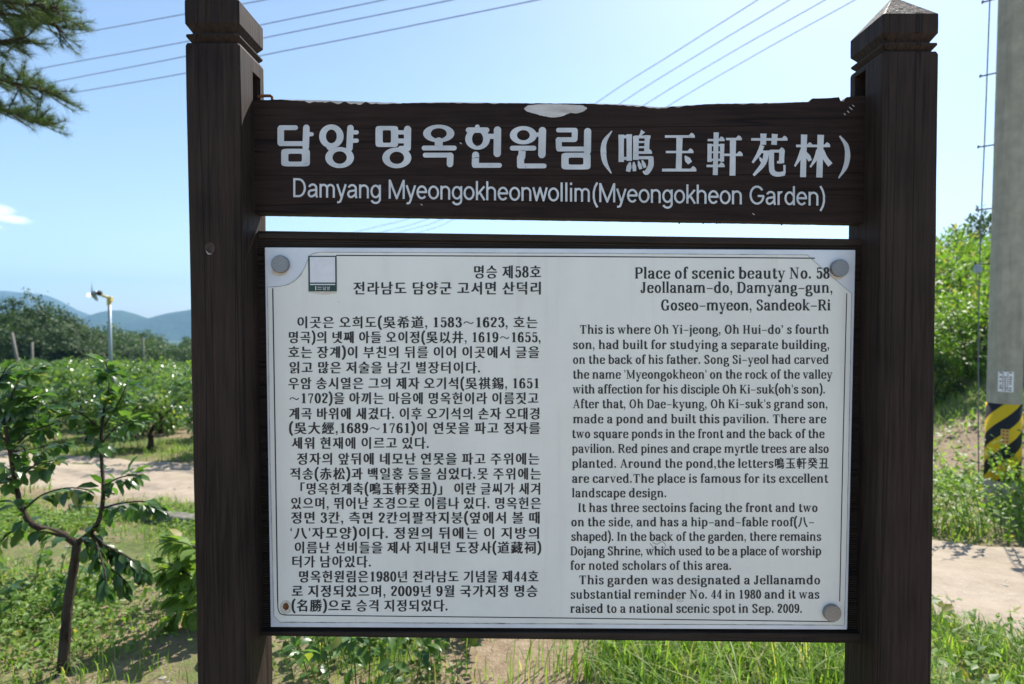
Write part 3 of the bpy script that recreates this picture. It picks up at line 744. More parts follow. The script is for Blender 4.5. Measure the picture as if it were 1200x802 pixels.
# first hanja of the heading: mouth and bird
VV(Cc, 228, 168, 228, 360, 38); VV(Cc, 284, 165, 284, 352, 38); H(Cc, 215, 300, 183, 22, False); H(Cc, 240, 290, 335, 20, False)
DT(Cc, (382,142), (352,188), 34, 20); VV(Cc, 332, 178, 330, 345, 40); VV(Cc, 412, 172, 406, 292, 36); H(Cc, 322, 434, 184, 20, False)
H(Cc, 335, 405, 220, 14, False); H(Cc, 335, 405, 256, 14, False); H(Cc, 322, 444, 294, 18); H(Cc, 322, 446, 330, 22, False)
ti.taper(Cc((436,322), (436,385), (405,435), (380,425)), [6, 6.5, 6, 1.5])
DT(Cc, (290,362), (276,428), 12, 40); DT(Cc, (316,360), (322,425), 10, 32); DT(Cc, (348,352), (366,410), 8, 30); DT(Cc, (374,346), (396,400), 8, 28)
# second: jade
H(Cc, 535, 745, 181, 18); VV(Cc, 638, 180, 632, 420, 42); H(Cc, 542, 736, 290, 16); H(Cc, 515, 756, 417, 20); DT(Cc, (676,318), (712,368), 10, 46)
# third: carriage and shaft
VV(Cc, 896, 152, 889, 452, 35); H(Cc, 836, 955, 206, 16); VV(Cc, 850, 232, 848, 360, 30); VV(Cc, 938, 232, 936, 358, 30); H(Cc, 840, 950, 242, 15, False); H(Cc, 850, 940, 292, 13, False); H(Cc, 850, 940, 345, 15, False); H(Cc, 828, 955, 388, 17)
H(Cc, 965, 1076, 199, 17); H(Cc, 950, 1082, 310, 17); VV(Cc, 1014, 196, 1010, 456, 42)
# fourth: garden
H(Dd, 125, 388, 207, 18); VV(Dd, 214, 165, 212, 246, 42); VV(Dd, 296, 168, 290, 246, 40)
ti.taper(Dd((205,250), (180,310), (135,376)), [5.5, 5, 2.5]); H(Dd, 170, 255, 297, 18, False); ti.taper(Dd((238,290), (215,380), (142,468)), [6.5, 6, 3]); DT(Dd, (185,335), (206,372), 8, 24)
ti.taper(Dd((272,285), (272,400), (282,445), (320,460), (368,452)), [6, 6.3, 6.5, 5.5, 5]); H(Dd, 262, 368, 292, 20); VV(Dd, 348, 286, 344, 378, 38); VV(Dd, 366, 392, 366, 455, 16); H(Dd, 312, 350, 372, 18, False)
# fifth: grove
H(Dd, 450, 570, 254, 18); VV(Dd, 508, 172, 500, 480, 42); ti.taper(Dd((496,285), (475,340), (440,402)), [5.5, 4.6, 2]); DT(Dd, (522,300), (552,362), 10, 36)
H(Dd, 566, 696, 254, 18); VV(Dd, 628, 174, 618, 482, 44); ti.taper(Dd((612,285), (592,345), (552,408)), [5.5, 4.6, 2]); ti.taper(Dd((640,285), (662,345), (698,392)), [4, 5.8, 6.5])
kid(ti.build('hanja_heading', M['paint'], None), hdr)
# roman line of the heading, condensed
te = Ink(YH - 0.0009)
def arc(cx, cy, rx, ry, a0, a1, k=14): return [(cx + rx*math.cos(math.radians(a0 + (a1-a0)*i/k)), cy + ry*math.sin(math.radians(a0 + (a1-a0)*i/k))) for i in range(k+1)]
GR = {   # plain grotesque skeletons: capitals 72 high, small letters 52
 'D': (66, [[(9,0),(9,72)], [(5,68),(28,68)] + arc(28,36,28,32,90,-90) + [(5,4)]]),
 'a': (51, [arc(25,36,16,13,165,10)[:-1] + [(41,34),(41,10),(44,0)], [(41,30),(22,27)] + arc(19,15,12,11.5,100,300) + [(33,9),(41,18)]]),
 'm': (79, [[(9,0),(9,52)], [(9,34)] + arc(23,34,15,14.5,165,0) + [(38,0)], [(38,34)] + arc(53,34,15,14.5,165,0) + [(68,0)]]),
 'y': (46, [[(4,52),(23,3)], [(42,52),(21,-6)] + [(17,-14),(11,-16.5),(4,-16)]]),
 'n': (53, [[(9,0),(9,52)], [(9,33)] + arc(26,33,17.5,15.5,165,0) + [(43.5,0)]]),
 'g': (53, [arc(25,26.5,18.5,22,25,335), [(44,52),(44,-2)] + arc(25,-2,19,15,0,-160)]),
 'M': (80, [[(9,0),(9,72)], [(71,0),(71,72)], [(9,70),(40,2),(71,70)]]),
 'e': (52, [[(7,27),(45,27)] + arc(26,26,19.5,22.5,5,320)]),
 'o': (52, [arc(26,26,20,22.5,0,360,24)]),
 'k': (46, [[(9,0),(9,72)], [(42,52),(9,19)], [(20,31),(43,0)]]),
 'h': (53, [[(9,0),(9,72)], [(9,33)] + arc(26,33,17.5,15.5,165,0) + [(43.5,0)]]),
 'w': (68, [[(4,52),(18.5,3),(34,50),(49.5,3),(64,52)]]),
 'l': (21, [[(10,0),(10,72)]]),
 'i': (21, [[(10,0),(10,52)], [(10,63),(10,72)]]),
 'G': (73, [arc(37,36,29,32.5,35,345) + [(65,33),(40,33)]]),
 'r': (33, [[(9,0),(9,52)], [(9,30)] + arc(22,34,13,14.5,170,75)]),
 'd': (53, [arc(25,26,18.5,22.5,25,335), [(44,0),(44,72)]]),
 '(': (31, [[(27,74),(16,56),(11,38),(11,16),(16,-2),(27,-20)]]), ')': (31, [[(4,74),(15,56),(20,38),(20,16),(15,-2),(4,-20)]]), ' ': (26, [])}
s_ = 'Damyang Myeongokheonwollim(Myeongokheon Garden)'
sy = 22.3 / 72; tot = sum(GR[c][0] for c in s_); kx = (968.5 - 342.5) / tot; x = 342.5
for c in s_:
    for pts in GR[c][1]:
        q = [(x + a*kx, 231.2 + (x + a*kx - 343) * 0.0162 - b*sy) for a, b in pts]
        run = [q[0]]
        for i in range(1, len(q)):
            run.append(q[i])
            if i < len(q) - 1:
                u_ = Vector((q[i][0]-q[i-1][0], q[i][1]-q[i-1][1])); v_ = Vector((q[i+1][0]-q[i][0], q[i+1][1]-q[i][1]))
                if u_.angle(v_, 0) > 0.7:
                    te.put(*ribbon(run, 2.45)); te.put([(q[i][0] + 1.22*math.cos(j*.42), q[i][1] + 1.22*math.sin(j*.42)) for j in range(15)], [tuple(range(15))]); run = [q[i]]
        te.put(*ribbon(run, 2.45))
    x += GR[c][0] * kx
kid(te.build('english_heading', M['paint'], None), hdr)

# ribbed back board
zt0, zt1 = PT(300, 272.5, YR).z, PT(1012, 282, YR).z; zb0, zb1 = PT(306, 739, YR).z, PT(1010, 741, YR).z
XLr = max(PT(299.5, 400, YR).x, -9); XRr = PT(1012.5, 400, YR).x
V = []; F = []; nr = 172
def rz(k, side): return (zt0 + (zb0 - zt0) * k) if side == 0 else (zt1 + (zb1 - zt1) * k)
prof = []
for i in range(nr):
    prof += [((i + 0.0) / nr, YR), ((i + 0.55) / nr, YR), ((i + 0.62) / nr, YR + 0.0035), ((i + 0.93) / nr, YR + 0.0035)]
prof = [(0, YRB)] + prof + [(1, YR), (1, YRB)]
xsr = (XLr, XRr)
for side in (0, 1):
    for k, y in prof: V.append((xsr[side], y, rz(k, side)))
n = len(prof)
for i in range(n - 1): F.append((i, i + 1, n + i + 1, n + i))
F.append((n - 1, 0, n, 2 * n - 1)); F.append(tuple(range(n - 1, -1, -1))); F.append(tuple(range(n, 2 * n)))
bk = kid(link_mesh('back_board', V, F, M['deck']))
rb = MB(); rb.prism_y([(PT(a, b, YR).x, PT(a, b, YR).z) for a, b in ((303.5,741.8),(1009.5,750.5),(1010.5,739.0),(302.5,736.8))], YP - 0.004, YRB + 0.004)
r_ = kid(rb.build('bottom_rail', M['deck'])); bevel(r_, 0.002)
rb = MB(); rb.prism_y([(PT(a, b, YR).x, PT(a, b, YR).z) for a, b in ((303,279.5),(1010,288.5),(1010,280.5),(302.5,270.8))], YR - 0.004, YRB + 0.005)
r_ = kid(rb.build('top_rail', M['deck'])); bevel(r_, 0.002)

# white plate with its lacquered film, printed frame, lettering, bolts
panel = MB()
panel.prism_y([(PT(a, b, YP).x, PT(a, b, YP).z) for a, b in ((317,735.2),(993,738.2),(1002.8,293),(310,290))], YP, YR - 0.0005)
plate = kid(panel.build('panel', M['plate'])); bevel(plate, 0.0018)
YQ = YP - 0.0012
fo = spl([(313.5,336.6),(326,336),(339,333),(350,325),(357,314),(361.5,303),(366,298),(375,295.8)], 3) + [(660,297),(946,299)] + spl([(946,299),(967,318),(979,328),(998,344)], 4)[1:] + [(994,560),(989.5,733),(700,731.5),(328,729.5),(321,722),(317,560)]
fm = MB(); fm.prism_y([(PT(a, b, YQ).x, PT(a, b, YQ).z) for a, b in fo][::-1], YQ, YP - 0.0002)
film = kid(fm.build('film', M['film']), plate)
gr = Ink(YQ - 0.0004)
oc = fo + [fo[0]]
for i in range(len(oc) - 1):
    nn = max(2, int(math.dist(oc[i], oc[i+1]) / 6))
    for j in range(nn):
        a = (oc[i][0] + (oc[i+1][0]-oc[i][0])*j/nn, oc[i][1] + (oc[i+1][1]-oc[i][1])*j/nn); b = (oc[i][0] + (oc[i+1][0]-oc[i][0])*(j+1)/nn, oc[i][1] + (oc[i+1][1]-oc[i][1])*(j+1)/nn)
        wd = 0.45 + 0.5 * max(0, mnoise.noise(Vector((a[0]*0.05, a[1]*0.05, 1)))) + (1.6 * max(0, mnoise.noise(Vector((a[0]*0.03, 4, 1))) + 0.1) if a[1] > 725 else 0)
        V, F = ribbon([a, b], wd); gr.put(V, F)
kid(gr.build('grimy_film_edge', M['grime'], None), plate)
bl = Ink(YQ - 0.0004)
def line(pts, wd):
    V, F = ribbon(pts, wd); bl.put(V, F)
line([(394,299.5),(660,300.7),(955,302.8)], 1.3); line([(992.3,344),(988,520),(984,705)], 1.1)
line([(978,728.8),(660,724.5),(335,721)], 1.1); line(spl([(335,721),(329,719.5),(326,714),(325.4,706)], 5), 1.1); line([(325.4,706),(322.5,520),(319.6,338)], 1.4)
kid(bl.build('printed_border', M['ink'], None), plate)

KO = [('명승 제58호',554,634,319,17,.185),('전라남도 담양군 고서면 산덕리',413,635,338,16.6,.185),
('이곳은 오희도(吳希道, 1583~1623, 호는',347,630,378),('명곡)의 넷째 아들 오이정(吳以井, 1619~1655,',337,634,395.5),('호는 장계)이 부친의 뒤를 이어 이곳에서 글을',337,632,413),
('읽고 많은 저술을 남긴 별장터이다.',338,563,431),('우암 송시열은 그의 제자 오기석(吳祺錫, 1651',337,632,449.5),('~1702)을 아끼는 마음에 명옥헌이라 이름짓고',338,631,467),
('계곡 바위에 새겼다. 이후 오기석의 손자 오대경',338,633,485),('(吳大經,1689~1761)이 연못을 파고 정자를',338,633,502),('세워 현재에 이르고 있다.',341,503,519.5),
('정자의 앞뒤에 네모난 연못을 파고 주위에는',347,632,538),('적송(赤松)과 백일홍 등을 심었다.못 주위에는',339,634,555.5),('「명옥헌계축(鳴玉軒癸丑)」 이란 글씨가 새겨',343,634,573),
('있으며, 뛰어난 조경으로 이름나 있다. 명옥헌은',340,634,590),('정면 3칸, 측면 2칸의팔작지붕(옆에서 볼 때',340,633,607),("\u2018八'자모양)이다. 정원의 뒤에는 이 지방의",339,633,625),
('이름난 선비들을 제사 지내던 도장사(道藏祠)',344,634,642),('터가 남아있다.',341,435,658.5),('명옥헌원림은1980년 전라남도 기념물 제44호',349,631,676),
('로 지정되었으며, 2009년 9월 국가지정 명승',341,630,693),('(名勝)으로 승격 지정되었다.',341,525,710)]
ki = Ink(YQ - 0.0004)
for r in KO:
    s_, x0, x1, cy = r[:4]; em = r[4] if len(r) > 4 else 15.4; un = r[5] if len(r) > 5 else 0.165
    ki.text(s_, x0, x1, cy + 0.37 * em, un, em, slab_bold=0.50, cjk_x=0.91)
kid(ki.build('korean_text', M['ink'], None), plate)
EN = [('Place of scenic beauty No. 58',743,972,326.7,.186),('Jeollanam-do, Damyang-gun,',750,976,343.4,.18),('Goseo-myeon, Sandeok-Ri',774,973,364,.18),
('This is where Oh Yi-jeong, Oh Hui-do\u2019s fourth',679,971,391.4),('son, had built for studying a separate building,',671,972,409.2),('on the back of his father. Song Si-yeol had carved',671,971,426.6),
("the name 'Myeongokheon' on the rock of the valley",671,975,444),("with affection for his disciple Oh Ki-suk(oh's son).",671,967,461.4),("After that, Oh Dae-kyung, Oh Ki-suk's grand son,",671,970,478.6),
('made a pond and built this pavilion. There are',671,968,496.2),('two square ponds in the front and the back of the',670,966,513.6),('pavilion. Red pines and crape myrtle trees are also',670,971,531),
('planted. Around the pond,the letters鳴玉軒癸丑',670,971,548.4),('are carved.The place is famous for its excellent',670,970,566),('landscape design.',670,781,583),
('It has three sectoins facing the front and two',677,958,600.2),('on the side, and has a hip-and-fable roof(八-',669,954,617),('shaped). In the back of the garden, there remains',669,962,634),
('Dojang Shrine, which used to be a place of worship',668,962,651),('for noted scholars of this area.',668,857,668),('This garden was designated a Jellanamdo',678,961,685),
('substantial reminder No. 44 in 1980 and it was',668,960,701.8),('raised to a national scenic spot in Sep. 2009.',668,940,718.4)]
ei = Ink(YQ - 0.0004)
for r in EN:
    s_, x0, x1, base = r[:4]; un = r[4] if len(r) > 4 else 0.146
    ei.text(s_, x0, x1, base, un, 14.0, slab_bold=0.34, cjk_x=0.9)
kid(ei.build('english_text', M['ink'], None), plate)
# scratches and stains
sc_ = Ink(YQ - 0.0003)
sc_.stroke([(762,637),(766,642),(773,646),(780,640),(776,635),(770,638),(765,636)], 0.7, smooth=3)
kid(sc_.build('scratch', M['grime'], None), plate)
for (x, y, r) in ((787,701,4.5),(797,704,3.5),(924,594,1.0),(585,645,1.2),(397,354,0.8),(690,689,.7)):
    sc_ = Ink(YQ - 0.0003)
    sc_.quad([(x + r*1.3*math.cos(j*.52)*(1+.3*mnoise.noise(Vector((j,x,0)))), y + r*.6*math.sin(j*.52)) for j in range(12)])
    kid(sc_.build('scuff_mark', M['stain'], None), plate)
for ru_pts in (
    [(335 + (7 + 2*mnoise.noise(Vector((j*.9, 0, 1))))*math.cos(j*.35), 712 + (9 + 3*mnoise.noise(Vector((j*.9, 5, 1))))*math.sin(j*.35)) for j in range(18)],
    [(981 + 8*math.cos(j*.52), 322 + 6*math.sin(j*.52)*(1 + .4*mnoise.noise(Vector((j, 1, 1))))) for j in range(12)],
    [(327 + 9*math.cos(j*.52), 319 + 4.5*math.sin(j*.52)*(1 + .4*mnoise.noise(Vector((j, 3, 1))))) for j in range(12)],
    [(360,341.8),(395,341.8),(394,344),(380,346),(366,344)]):
    ru = Ink(YQ - 0.0003); ru.quad(ru_pts); kid(ru.build('rust_stain', M['stain'], None), plate)
rh = Ink(YQ - 0.0009)
rh.quad([(335 + (3.6 + 1.2*mnoise.noise(Vector((j*.9, 0, 7))))*math.cos(j*.42), 711 + (4.2 + 1.2*mnoise.noise(Vector((j*.9, 5, 7))))*math.sin(j*.42)) for j in range(15)])
kid(rh.build('rusty_hole', M['rust'], None), plate)
for (px, py) in ((327.3,309.5), (985.5,314.2), (976.5,719.8)):
    c = PT(px, py, YP - 0.013); r0 = 10.2 * (YP - 0.013) / FPX
    b_ = MB(); b_.tube([Vector((c.x, YP, c.z)), Vector((c.x, c.y + 0.0022, c.z)), Vector((c.x, c.y + 0.0005, c.z)), c, Vector((c.x, c.y + .0006, c.z)), Vector((c.x, c.y + .0006, c.z))], [r0, r0, r0*0.95, r0*0.84, r0*.78, r0*.02], 32)
    kid(b_.build('bolt', M['steel']), plate)
# sticker, its printed code left off
YS = YQ - 0.0016
sk = MB()
def rect_px(mb_, x0, y0, x1, y1, ya, yb, m_):
    a, b = PT(x0, y1, ya), PT(x1, y0, ya); mb_.box(a.x, b.x, ya, yb, a.z, b.z, m_)
rect_px(sk, 361.5, 300, 394.2, 341.6, YS, YQ - 0.0002, 0); rect_px(sk, 363.3, 301.4, 392.6, 331.2, YS - 0.0004, YS - 0.0001, 1); rect_px(sk, 363.3, 332.9, 392.6, 334.2, YS - 0.0004, YS - 0.0001, 1)
kid(sk.build('sticker', [M['green'], M['white']]), plate)
si = Ink(YS - 0.0005)
si.stroke([(370,335.4),(370,340.4)], 1.0, caps=False); si.stroke([(372,336.8),(377,336.8)], 0.5, caps=False); si.stroke([(372,339.2),(377,339.2)], 0.5, caps=False)
V, F, a_ = font_glyph('담'); si.put([(378 + vx*4.6, 339.9 - vy*4.8) for vx, vy in V], F); V, F, a_ = font_glyph('양'); si.put([(382.6 + vx*4.6, 339.9 - vy*4.8) for vx, vy in V], F)
kid(si.build('sticker_print', M['white'], None), plate)
# ------------------------------------------------------------------ foliage builders
def unit(a): return a / np.maximum(1e-9, np.linalg.norm(a, axis=-1, keepdims=True))
def leaf_arrays(P, D, N, L, W, st=((0, .06, 0), (.38, .5, -.02), (.75, .36, -.10), (1, .0, -.22)), fold=0.28):
    """leaves with a midrib fold and a droop; returns verts and quads"""
    P = np.asarray(P, float); D = unit(np.asarray(D, float)); N = np.asarray(N, float)
    N = unit(N - D * (N * D).sum(1, keepdims=True)); B = np.cross(D, N)
    n = len(P); S = len(st); L = np.broadcast_to(np.asarray(L, float).reshape(-1, 1), (n, 1)); W = np.broadcast_to(np.asarray(W, float).reshape(-1, 1), (n, 1))
    V = np.zeros((n, S, 3, 3))
    for i, (s, wd, dr) in enumerate(st):
        c = P + D * L * s + N * L * dr
        V[:, i, 1] = c; V[:, i, 0] = c + B * W * wd + N * W * wd * fold; V[:, i, 2] = c - B * W * wd + N * W * wd * fold
    Q = []
    for i in range(S - 1):
        for j in (0, 1):
            Q.append((i*3+j, i*3+j+1, (i+1)*3+j+1, (i+1)*3+j))
    Q = np.array(Q)[None] + (np.arange(n) * S * 3)[:, None, None]
    return V.reshape(-1, 3), Q.reshape(-1, 4)
LOW = ((0, .08, 0), (.45, .5, -.03), (1, .04, -.18))
def flat_leaf(P, D, N, L, W):
    """cheap leaf of one folded diamond (two quads sharing the midrib)"""
    return leaf_arrays(P, D, N, L, W, LOW)
def blades(P, H, Wd, lean, az):
    n = len(P); st = ((0, 1.0, 0.0), (.4, .85, .12), (.75, .55, .42), (1, .05, .85))
    d = np.stack([np.cos(az), np.sin(az), np.zeros(n)], 1); b = np.stack([-np.sin(az), np.cos(az), np.zeros(n)], 1)
    V = np.zeros((n, 4, 2, 3))
    for i, (s, wd, bd) in enumerate(st):
        c = P + np.array([0, 0, 1.0]) * (H * s * (1 - 0.35 * lean * s))[:, None] + d * (H * bd * lean)[:, None]
        V[:, i, 0] = c + b * (Wd * wd / 2)[:, None]; V[:, i, 1] = c - b * (Wd * wd / 2)[:, None]
    Q = np.array([(i*2, i*2+1, (i+1)*2+1, (i+1)*2) for i in range(3)])[None] + (np.arange(n) * 8)[:, None, None]
    return V.reshape(-1, 3), Q.reshape(-1, 4)
def merge(parts):
    Vs, Qs, b = [], [], 0
    for V, Q in parts: Vs.append(V); Qs.append(Q + b); b += len(V)
    return np.concatenate(Vs), np.concatenate(Qs)
def rdir(n, up=0.0):
    d = rng.normal(size=(n, 3)); d = unit(d); d[:, 2] += up; return unit(d)
def clumped(ncl, per, rx, ry, rz_, csize, shell=0.55, cut=None):
    """points gathered in clumps through an ellipsoid, denser near its surface"""
    c = rdir(ncl) * (shell + (1 - shell) * rng.random((ncl, 1)) ** 0.7)
    lump = 1 + 0.22 * np.array([mnoise.noise(Vector(v * 1.6) + Vector((rx * 7, ncl * .1, per * .3))) * 2 for v in c])[:, None]
    c = c * lump * np.array([rx, ry, rz_])
    if cut is not None: c = c[c[:, 2] > cut]
    P = np.repeat(c, per, 0); P = P + rng.normal(size=P.shape) * csize
    return P, unit(P + rng.normal(size=P.shape) * 0.3)

# ------------------------------------------------------------------ young persimmon tree in front
def twig_leaves(parts, pts, count, L0, spread=0.02, hang=0.5):
    pts = [np.array(p) for p in pts]
    idx = rng.random(count) ** 0.8 * (len(pts) - 1)
    i0 = np.minimum(idx.astype(int), len(pts) - 2); f = (idx - i0)[:, None]
    PA = np.array(pts); P = PA[i0] * (1 - f) + PA[i0 + 1] * f
    ax = unit(PA[i0 + 1] - PA[i0])
    D = unit(ax * 0.55 + rdir(count) * 0.75 + np.array([0, 0, -hang]))
    N = unit(rdir(count) * 0.45 + np.array([0, 0, 1.0]))
    L = L0 * (0.6 + 0.5 * rng.random(count)); W = L * (0.50 + 0.12 * rng.random(count))
    parts.append(leaf_arrays(P + D * spread, D, N, L, W))
def young_tree(name, label, base, Y, trunk, limbs, mat, leafL):
    root = empty(name, (base[0], base[1], gz(base[0], base[1])))
    def w(p): return PT(p[0], p[1], p[2] if len(p) > 2 else Y)
    def kidr(o): o.parent = root; o.matrix_parent_inverse = Matrix.Translation(root.location).inverted(); return o
    mb_ = MB(); tp_ = [Vector((base[0], base[1], root.location.z - 0.05))] + [w(p) for p in trunk]
    tp_ = catmull(tp_, 4); r = [0.027 - 0.007 * i / (len(tp_) - 1) for i in range(len(tp_))]
    r = [x * (1 + 0.16 * mnoise.noise(Vector((i * 0.7, 1, 2)))) for i, x in enumerate(r)]; r[0] *= 1.35; r[1] *= 1.15
    mb_.tube(tp_, r, 10); kidr(mb_.build('trunk', M['bark'], None, True))
    parts = []
    for pts, r0, r1, cnt, hang in limbs:
        q = catmull([w(p) for p in pts], 4)
        b_ = MB(); b_.tube(q, [r0 + (r1 - r0) * i / (len(q) - 1) for i in range(len(q))], 7)
        kidr(b_.build('branch' if r0 > 0.007 else 'twig', M['bark'], None, True))
        if cnt: twig_leaves(parts, q, int(cnt * 3.6), leafL, 0.02, hang)
    V, Q = merge(parts); kidr(link_data('leaves', np_mesh('leaves', V, Q), mat))
    tag(root, label, 'tree', 'young persimmon trees beside the sign')
    return root
b0 = PT(72, 783, 3.0)
young_tree('persimmon_tree', 'young persimmon tree with a bare dark forked trunk on the grassy slope at the left', (b0.x, b0.y), 3.0,
    [(77,740),(80,706),(86,668),(91,634)],
    [([(91,638),(72,626),(40,616),(27,598),(18,566),(12,530,2.95),(4,490,2.9)], .020, .008, 16, .5),
     ([(91,636),(104,626),(116,610),(121,576),(118,520,3.05),(122,478,3.1)], .016, .006, 14, .4),
     ([(104,626),(124,640),(148,652),(170,668)], .009, .004, 22, .9),
     ([(98,632),(112,656),(132,668),(150,684)], .0065, .003, 12, 1.0),
     ([(108,622),(120,660,2.9),(126,690,2.85)], .006, .003, 9, 1.1),
     ([(119,596),(142,590),(170,588),(186,596)], .006, .003, 9, .6),
     ([(121,570),(140,560),(160,556)], .005, .003, 6, .5),
     ([(118,520,3.05),(138,500),(158,492)], .005, .003, 8, .4),
     ([(120,505,3.05),(100,488),(84,480)], .005, .003, 8, .4),
     ([(122,480,3.1),(128,450,3.1),(124,424,3.1)], .005, .003, 10, .3),
     ([(27,598),(50,580),(78,572),(104,574)], .006, .003, 9, .6),
     ([(18,566),(40,546),(62,540)], .006, .003, 9, .5),
     ([(18,566),(-8,552),(-30,548)], .006, .003, 9, .5),
     ([(12,530,2.95),(34,508),(58,498)], .006, .003, 10, .4),
     ([(10,520,2.95),(-12,500),(-40,490)], .006, .003, 10, .4),
     ([(6,500,2.9),(22,478),(44,462)], .006, .003, 10, .4),
     ([(4,490,2.9),(-6,460,2.9),(8,430,2.9)], .006, .003, 10, .3),
     ([(36,614),(16,622),(-6,640)], .006, .003, 6, .8),
     ([(6,500,2.9),(30,490,3.05),(60,474,3.1)], .005, .003, 9, .3),
     ([(12,530,2.95),(40,526,3.1),(76,518,3.15)], .005, .003, 8, .5),
     ([(4,490,2.9),(20,450,2.95),(42,428,3.0)], .005, .003, 9, .3),
     ([(122,500,3.05),(140,470,3.1),(150,446,3.1)], .005, .003, 8, .3)], M['persimmon'], 0.088)
b1 = PT(272, 772, 3.45)
young_tree('persimmon_tree', 'low light green persimmon sapling half hidden behind the left post', (b1.x, b1.y), 3.45,
    [(268,735),(264,700)],
    [([(264,702),(240,690),(218,672),(196,660)], .012, .004, 16, .3), ([(264,702),(246,660),(226,640),(204,634)], .010, .004, 14, .3),
     ([(262,704),(240,712),(214,716),(200,726)], .008, .003, 12, .5), ([(264,700),(276,650),(268,610)], .010, .004, 12, .2),
     ([(264,700),(300,680),(320,650)], .009, .004, 12, .3), ([(240,690),(226,700),(206,694)], .006, .003, 8, .4), ([(226,645),(214,660),(200,676)], .006, .003, 8, .4)], M['weed'], 0.13)

# a leafy clump standing just behind the board
def weed_clump(name, label, cat, x, y, h, nst, L0, mat, group=None, spread=0.25, wl=0.5, per=14):
    root = empty(name, (x, y, gz(x, y)))
    parts = []; st_ = MB()
    for i in range(nst):
        a = rng.random() * 6.28; r = spread * math.sqrt(rng.random()); lean = 0.25 + 0.35 * rng.random()
        hh = h * (0.55 + 0.5 * rng.random())
        bx_, by_ = r * math.cos(a), r * math.sin(a); bz_ = gz(x + bx_, y + by_) - root.location.z
        pts = [Vector((bx_, by_, bz_ - 0.02)), Vector((bx_ + lean * .35 * hh * math.cos(a), by_ + lean * .35 * hh * math.sin(a), bz_ + hh * .55)), Vector((bx_ + lean * hh * math.cos(a), by_ + lean * hh * math.sin(a), bz_ + hh))]
        q = catmull(pts, 3); st_.tube(q, [0.004 * (1 - 0.6 * k / (len(q)-1)) for k in range(len(q))], 4)
        twig_leaves(parts, q, per, L0, 0.01, 0.1)
    st_.build('stems', M['weed'], root)
    V, Q = merge(parts); link_data('leaves', np_mesh('leaves', V, Q), mat, root)
    return tag(root, label, cat, group)
weed_clump('broadleaf_weed', 'dark broad leafed weed clump growing under the lower left edge of the white panel', 'weed', -0.78, 3.05, 0.50, 26, 0.085, M['persimmon'], spread=0.38)
weed_clump('broadleaf_weed', 'shaded leafy weed under the panel beside the bare soil patch', 'weed', -0.36, 3.25, 0.42, 16, 0.07, M['persimmon'], spread=0.26)
weed_clump('flowering_shrub', 'tall airy green shrub with small leaves in front of the striped utility pole', 'shrub', 4.72, 5.42, 0.90, 30, 0.055, M['weed'], spread=0.42, per=34)
weed_clump('flowering_shrub', 'low leafy shrub at the road edge left of the striped utility pole', 'shrub', 4.15, 5.75, 0.62, 26, 0.06, M['weed'], spread=0.40, per=22)
weed_clump('flowering_shrub', 'leafy shrub at the right of the striped utility pole', 'shrub', 5.35, 5.35, 0.9, 30, 0.055, M['weed'], spread=0.40, per=28)
weed_clump('ragged_weed', 'ragged leafy weed in the shadow at the far left edge of the slope', 'weed', -3.35, 3.75, 0.45, 22, 0.075, M['persimmon'], spread=0.42)
weed_clump('ragged_weed', 'pale leafy weed on the slope between the sapling and the forked tree', 'weed', -2.15, 3.9, 0.32, 16, 0.075, M['weed'], spread=0.16)

# ------------------------------------------------------------------ ground cover
def scatter(n, x0, x1, y0, y1, dens):
    x = rng.uniform(x0, x1, n); y = rng.uniform(y0, y1, n)
    keep = rng.random(n) < dens(x, y) * np.where(road_dist(x, y) > 1.12 + 0.12 * np.sin(x * 5 + y * 3), 1, 0)
    x, y = x[keep], y[keep]
    return np.stack([x, y, [gz(a, b) for a, b in zip(x, y)]], 1)
def nz2(x, y, f, s=0.0): return np.array([mnoise.noise(Vector((a * f, b * f, s))) for a, b in zip(x, y)])
def bare(x, y):   # worn soil behind the sign and streaks on the slope
    b = np.exp(-((x - 0.02) / 0.42) ** 2 - ((y - 3.05) / 0.5) ** 2) * 1.3
    return np.clip(b, 0, 1)
parts = []
dg = lambda x, y: np.clip(0.5 + 1.6 * nz2(x, y, 1.1, 2), 0.03, 1) * (1 - 0.93 * bare(x, y))
P = scatter(70000, -7.5, 5.5, 1.75, 7.0, dg); n = len(P)
parts.append(blades(P, 0.05 + 0.11 * rng.random(n) ** 1.5, 0.004 + 0.004 * rng.random(n), 0.3 + 0.7 * rng.random(n), rng.random(n) * 6.28))
P = scatter(15000, -12, -3, 6.3, 12.5, lambda x, y: np.clip(0.5 + 1.4 * nz2(x, y, .8, 2), 0.1, 1)); n = len(P)
parts.append(blades(P, 0.08 + 0.14 * rng.random(n), 0.008 + 0.008 * rng.random(n), 0.3 + 0.7 * rng.random(n), rng.random(n) * 6.28))
P = scatter(30000, 2.5, 14, 5, 16, lambda x, y: np.clip(0.5 + 1.4 * nz2(x, y, .7, 2), 0.0, 1) * (1 - 0.85 * np.exp(-((x - 7.4) / 1.4) ** 2 - ((y - 9.0) / 1.2) ** 2))); n = len(P)
parts.append(blades(P, 0.10 + 0.25 * rng.random(n), 0.010 + 0.010 * rng.random(n), 0.3 + 0.7 * rng.random(n), rng.random(n) * 6.28))
V, Q = merge(parts); g_ = link_data('grass', np_mesh('grass', V, Q), M['grass']); tag(g_, 'short green grass over the sunlit slope and road verges', 'grass', kind='stuff')
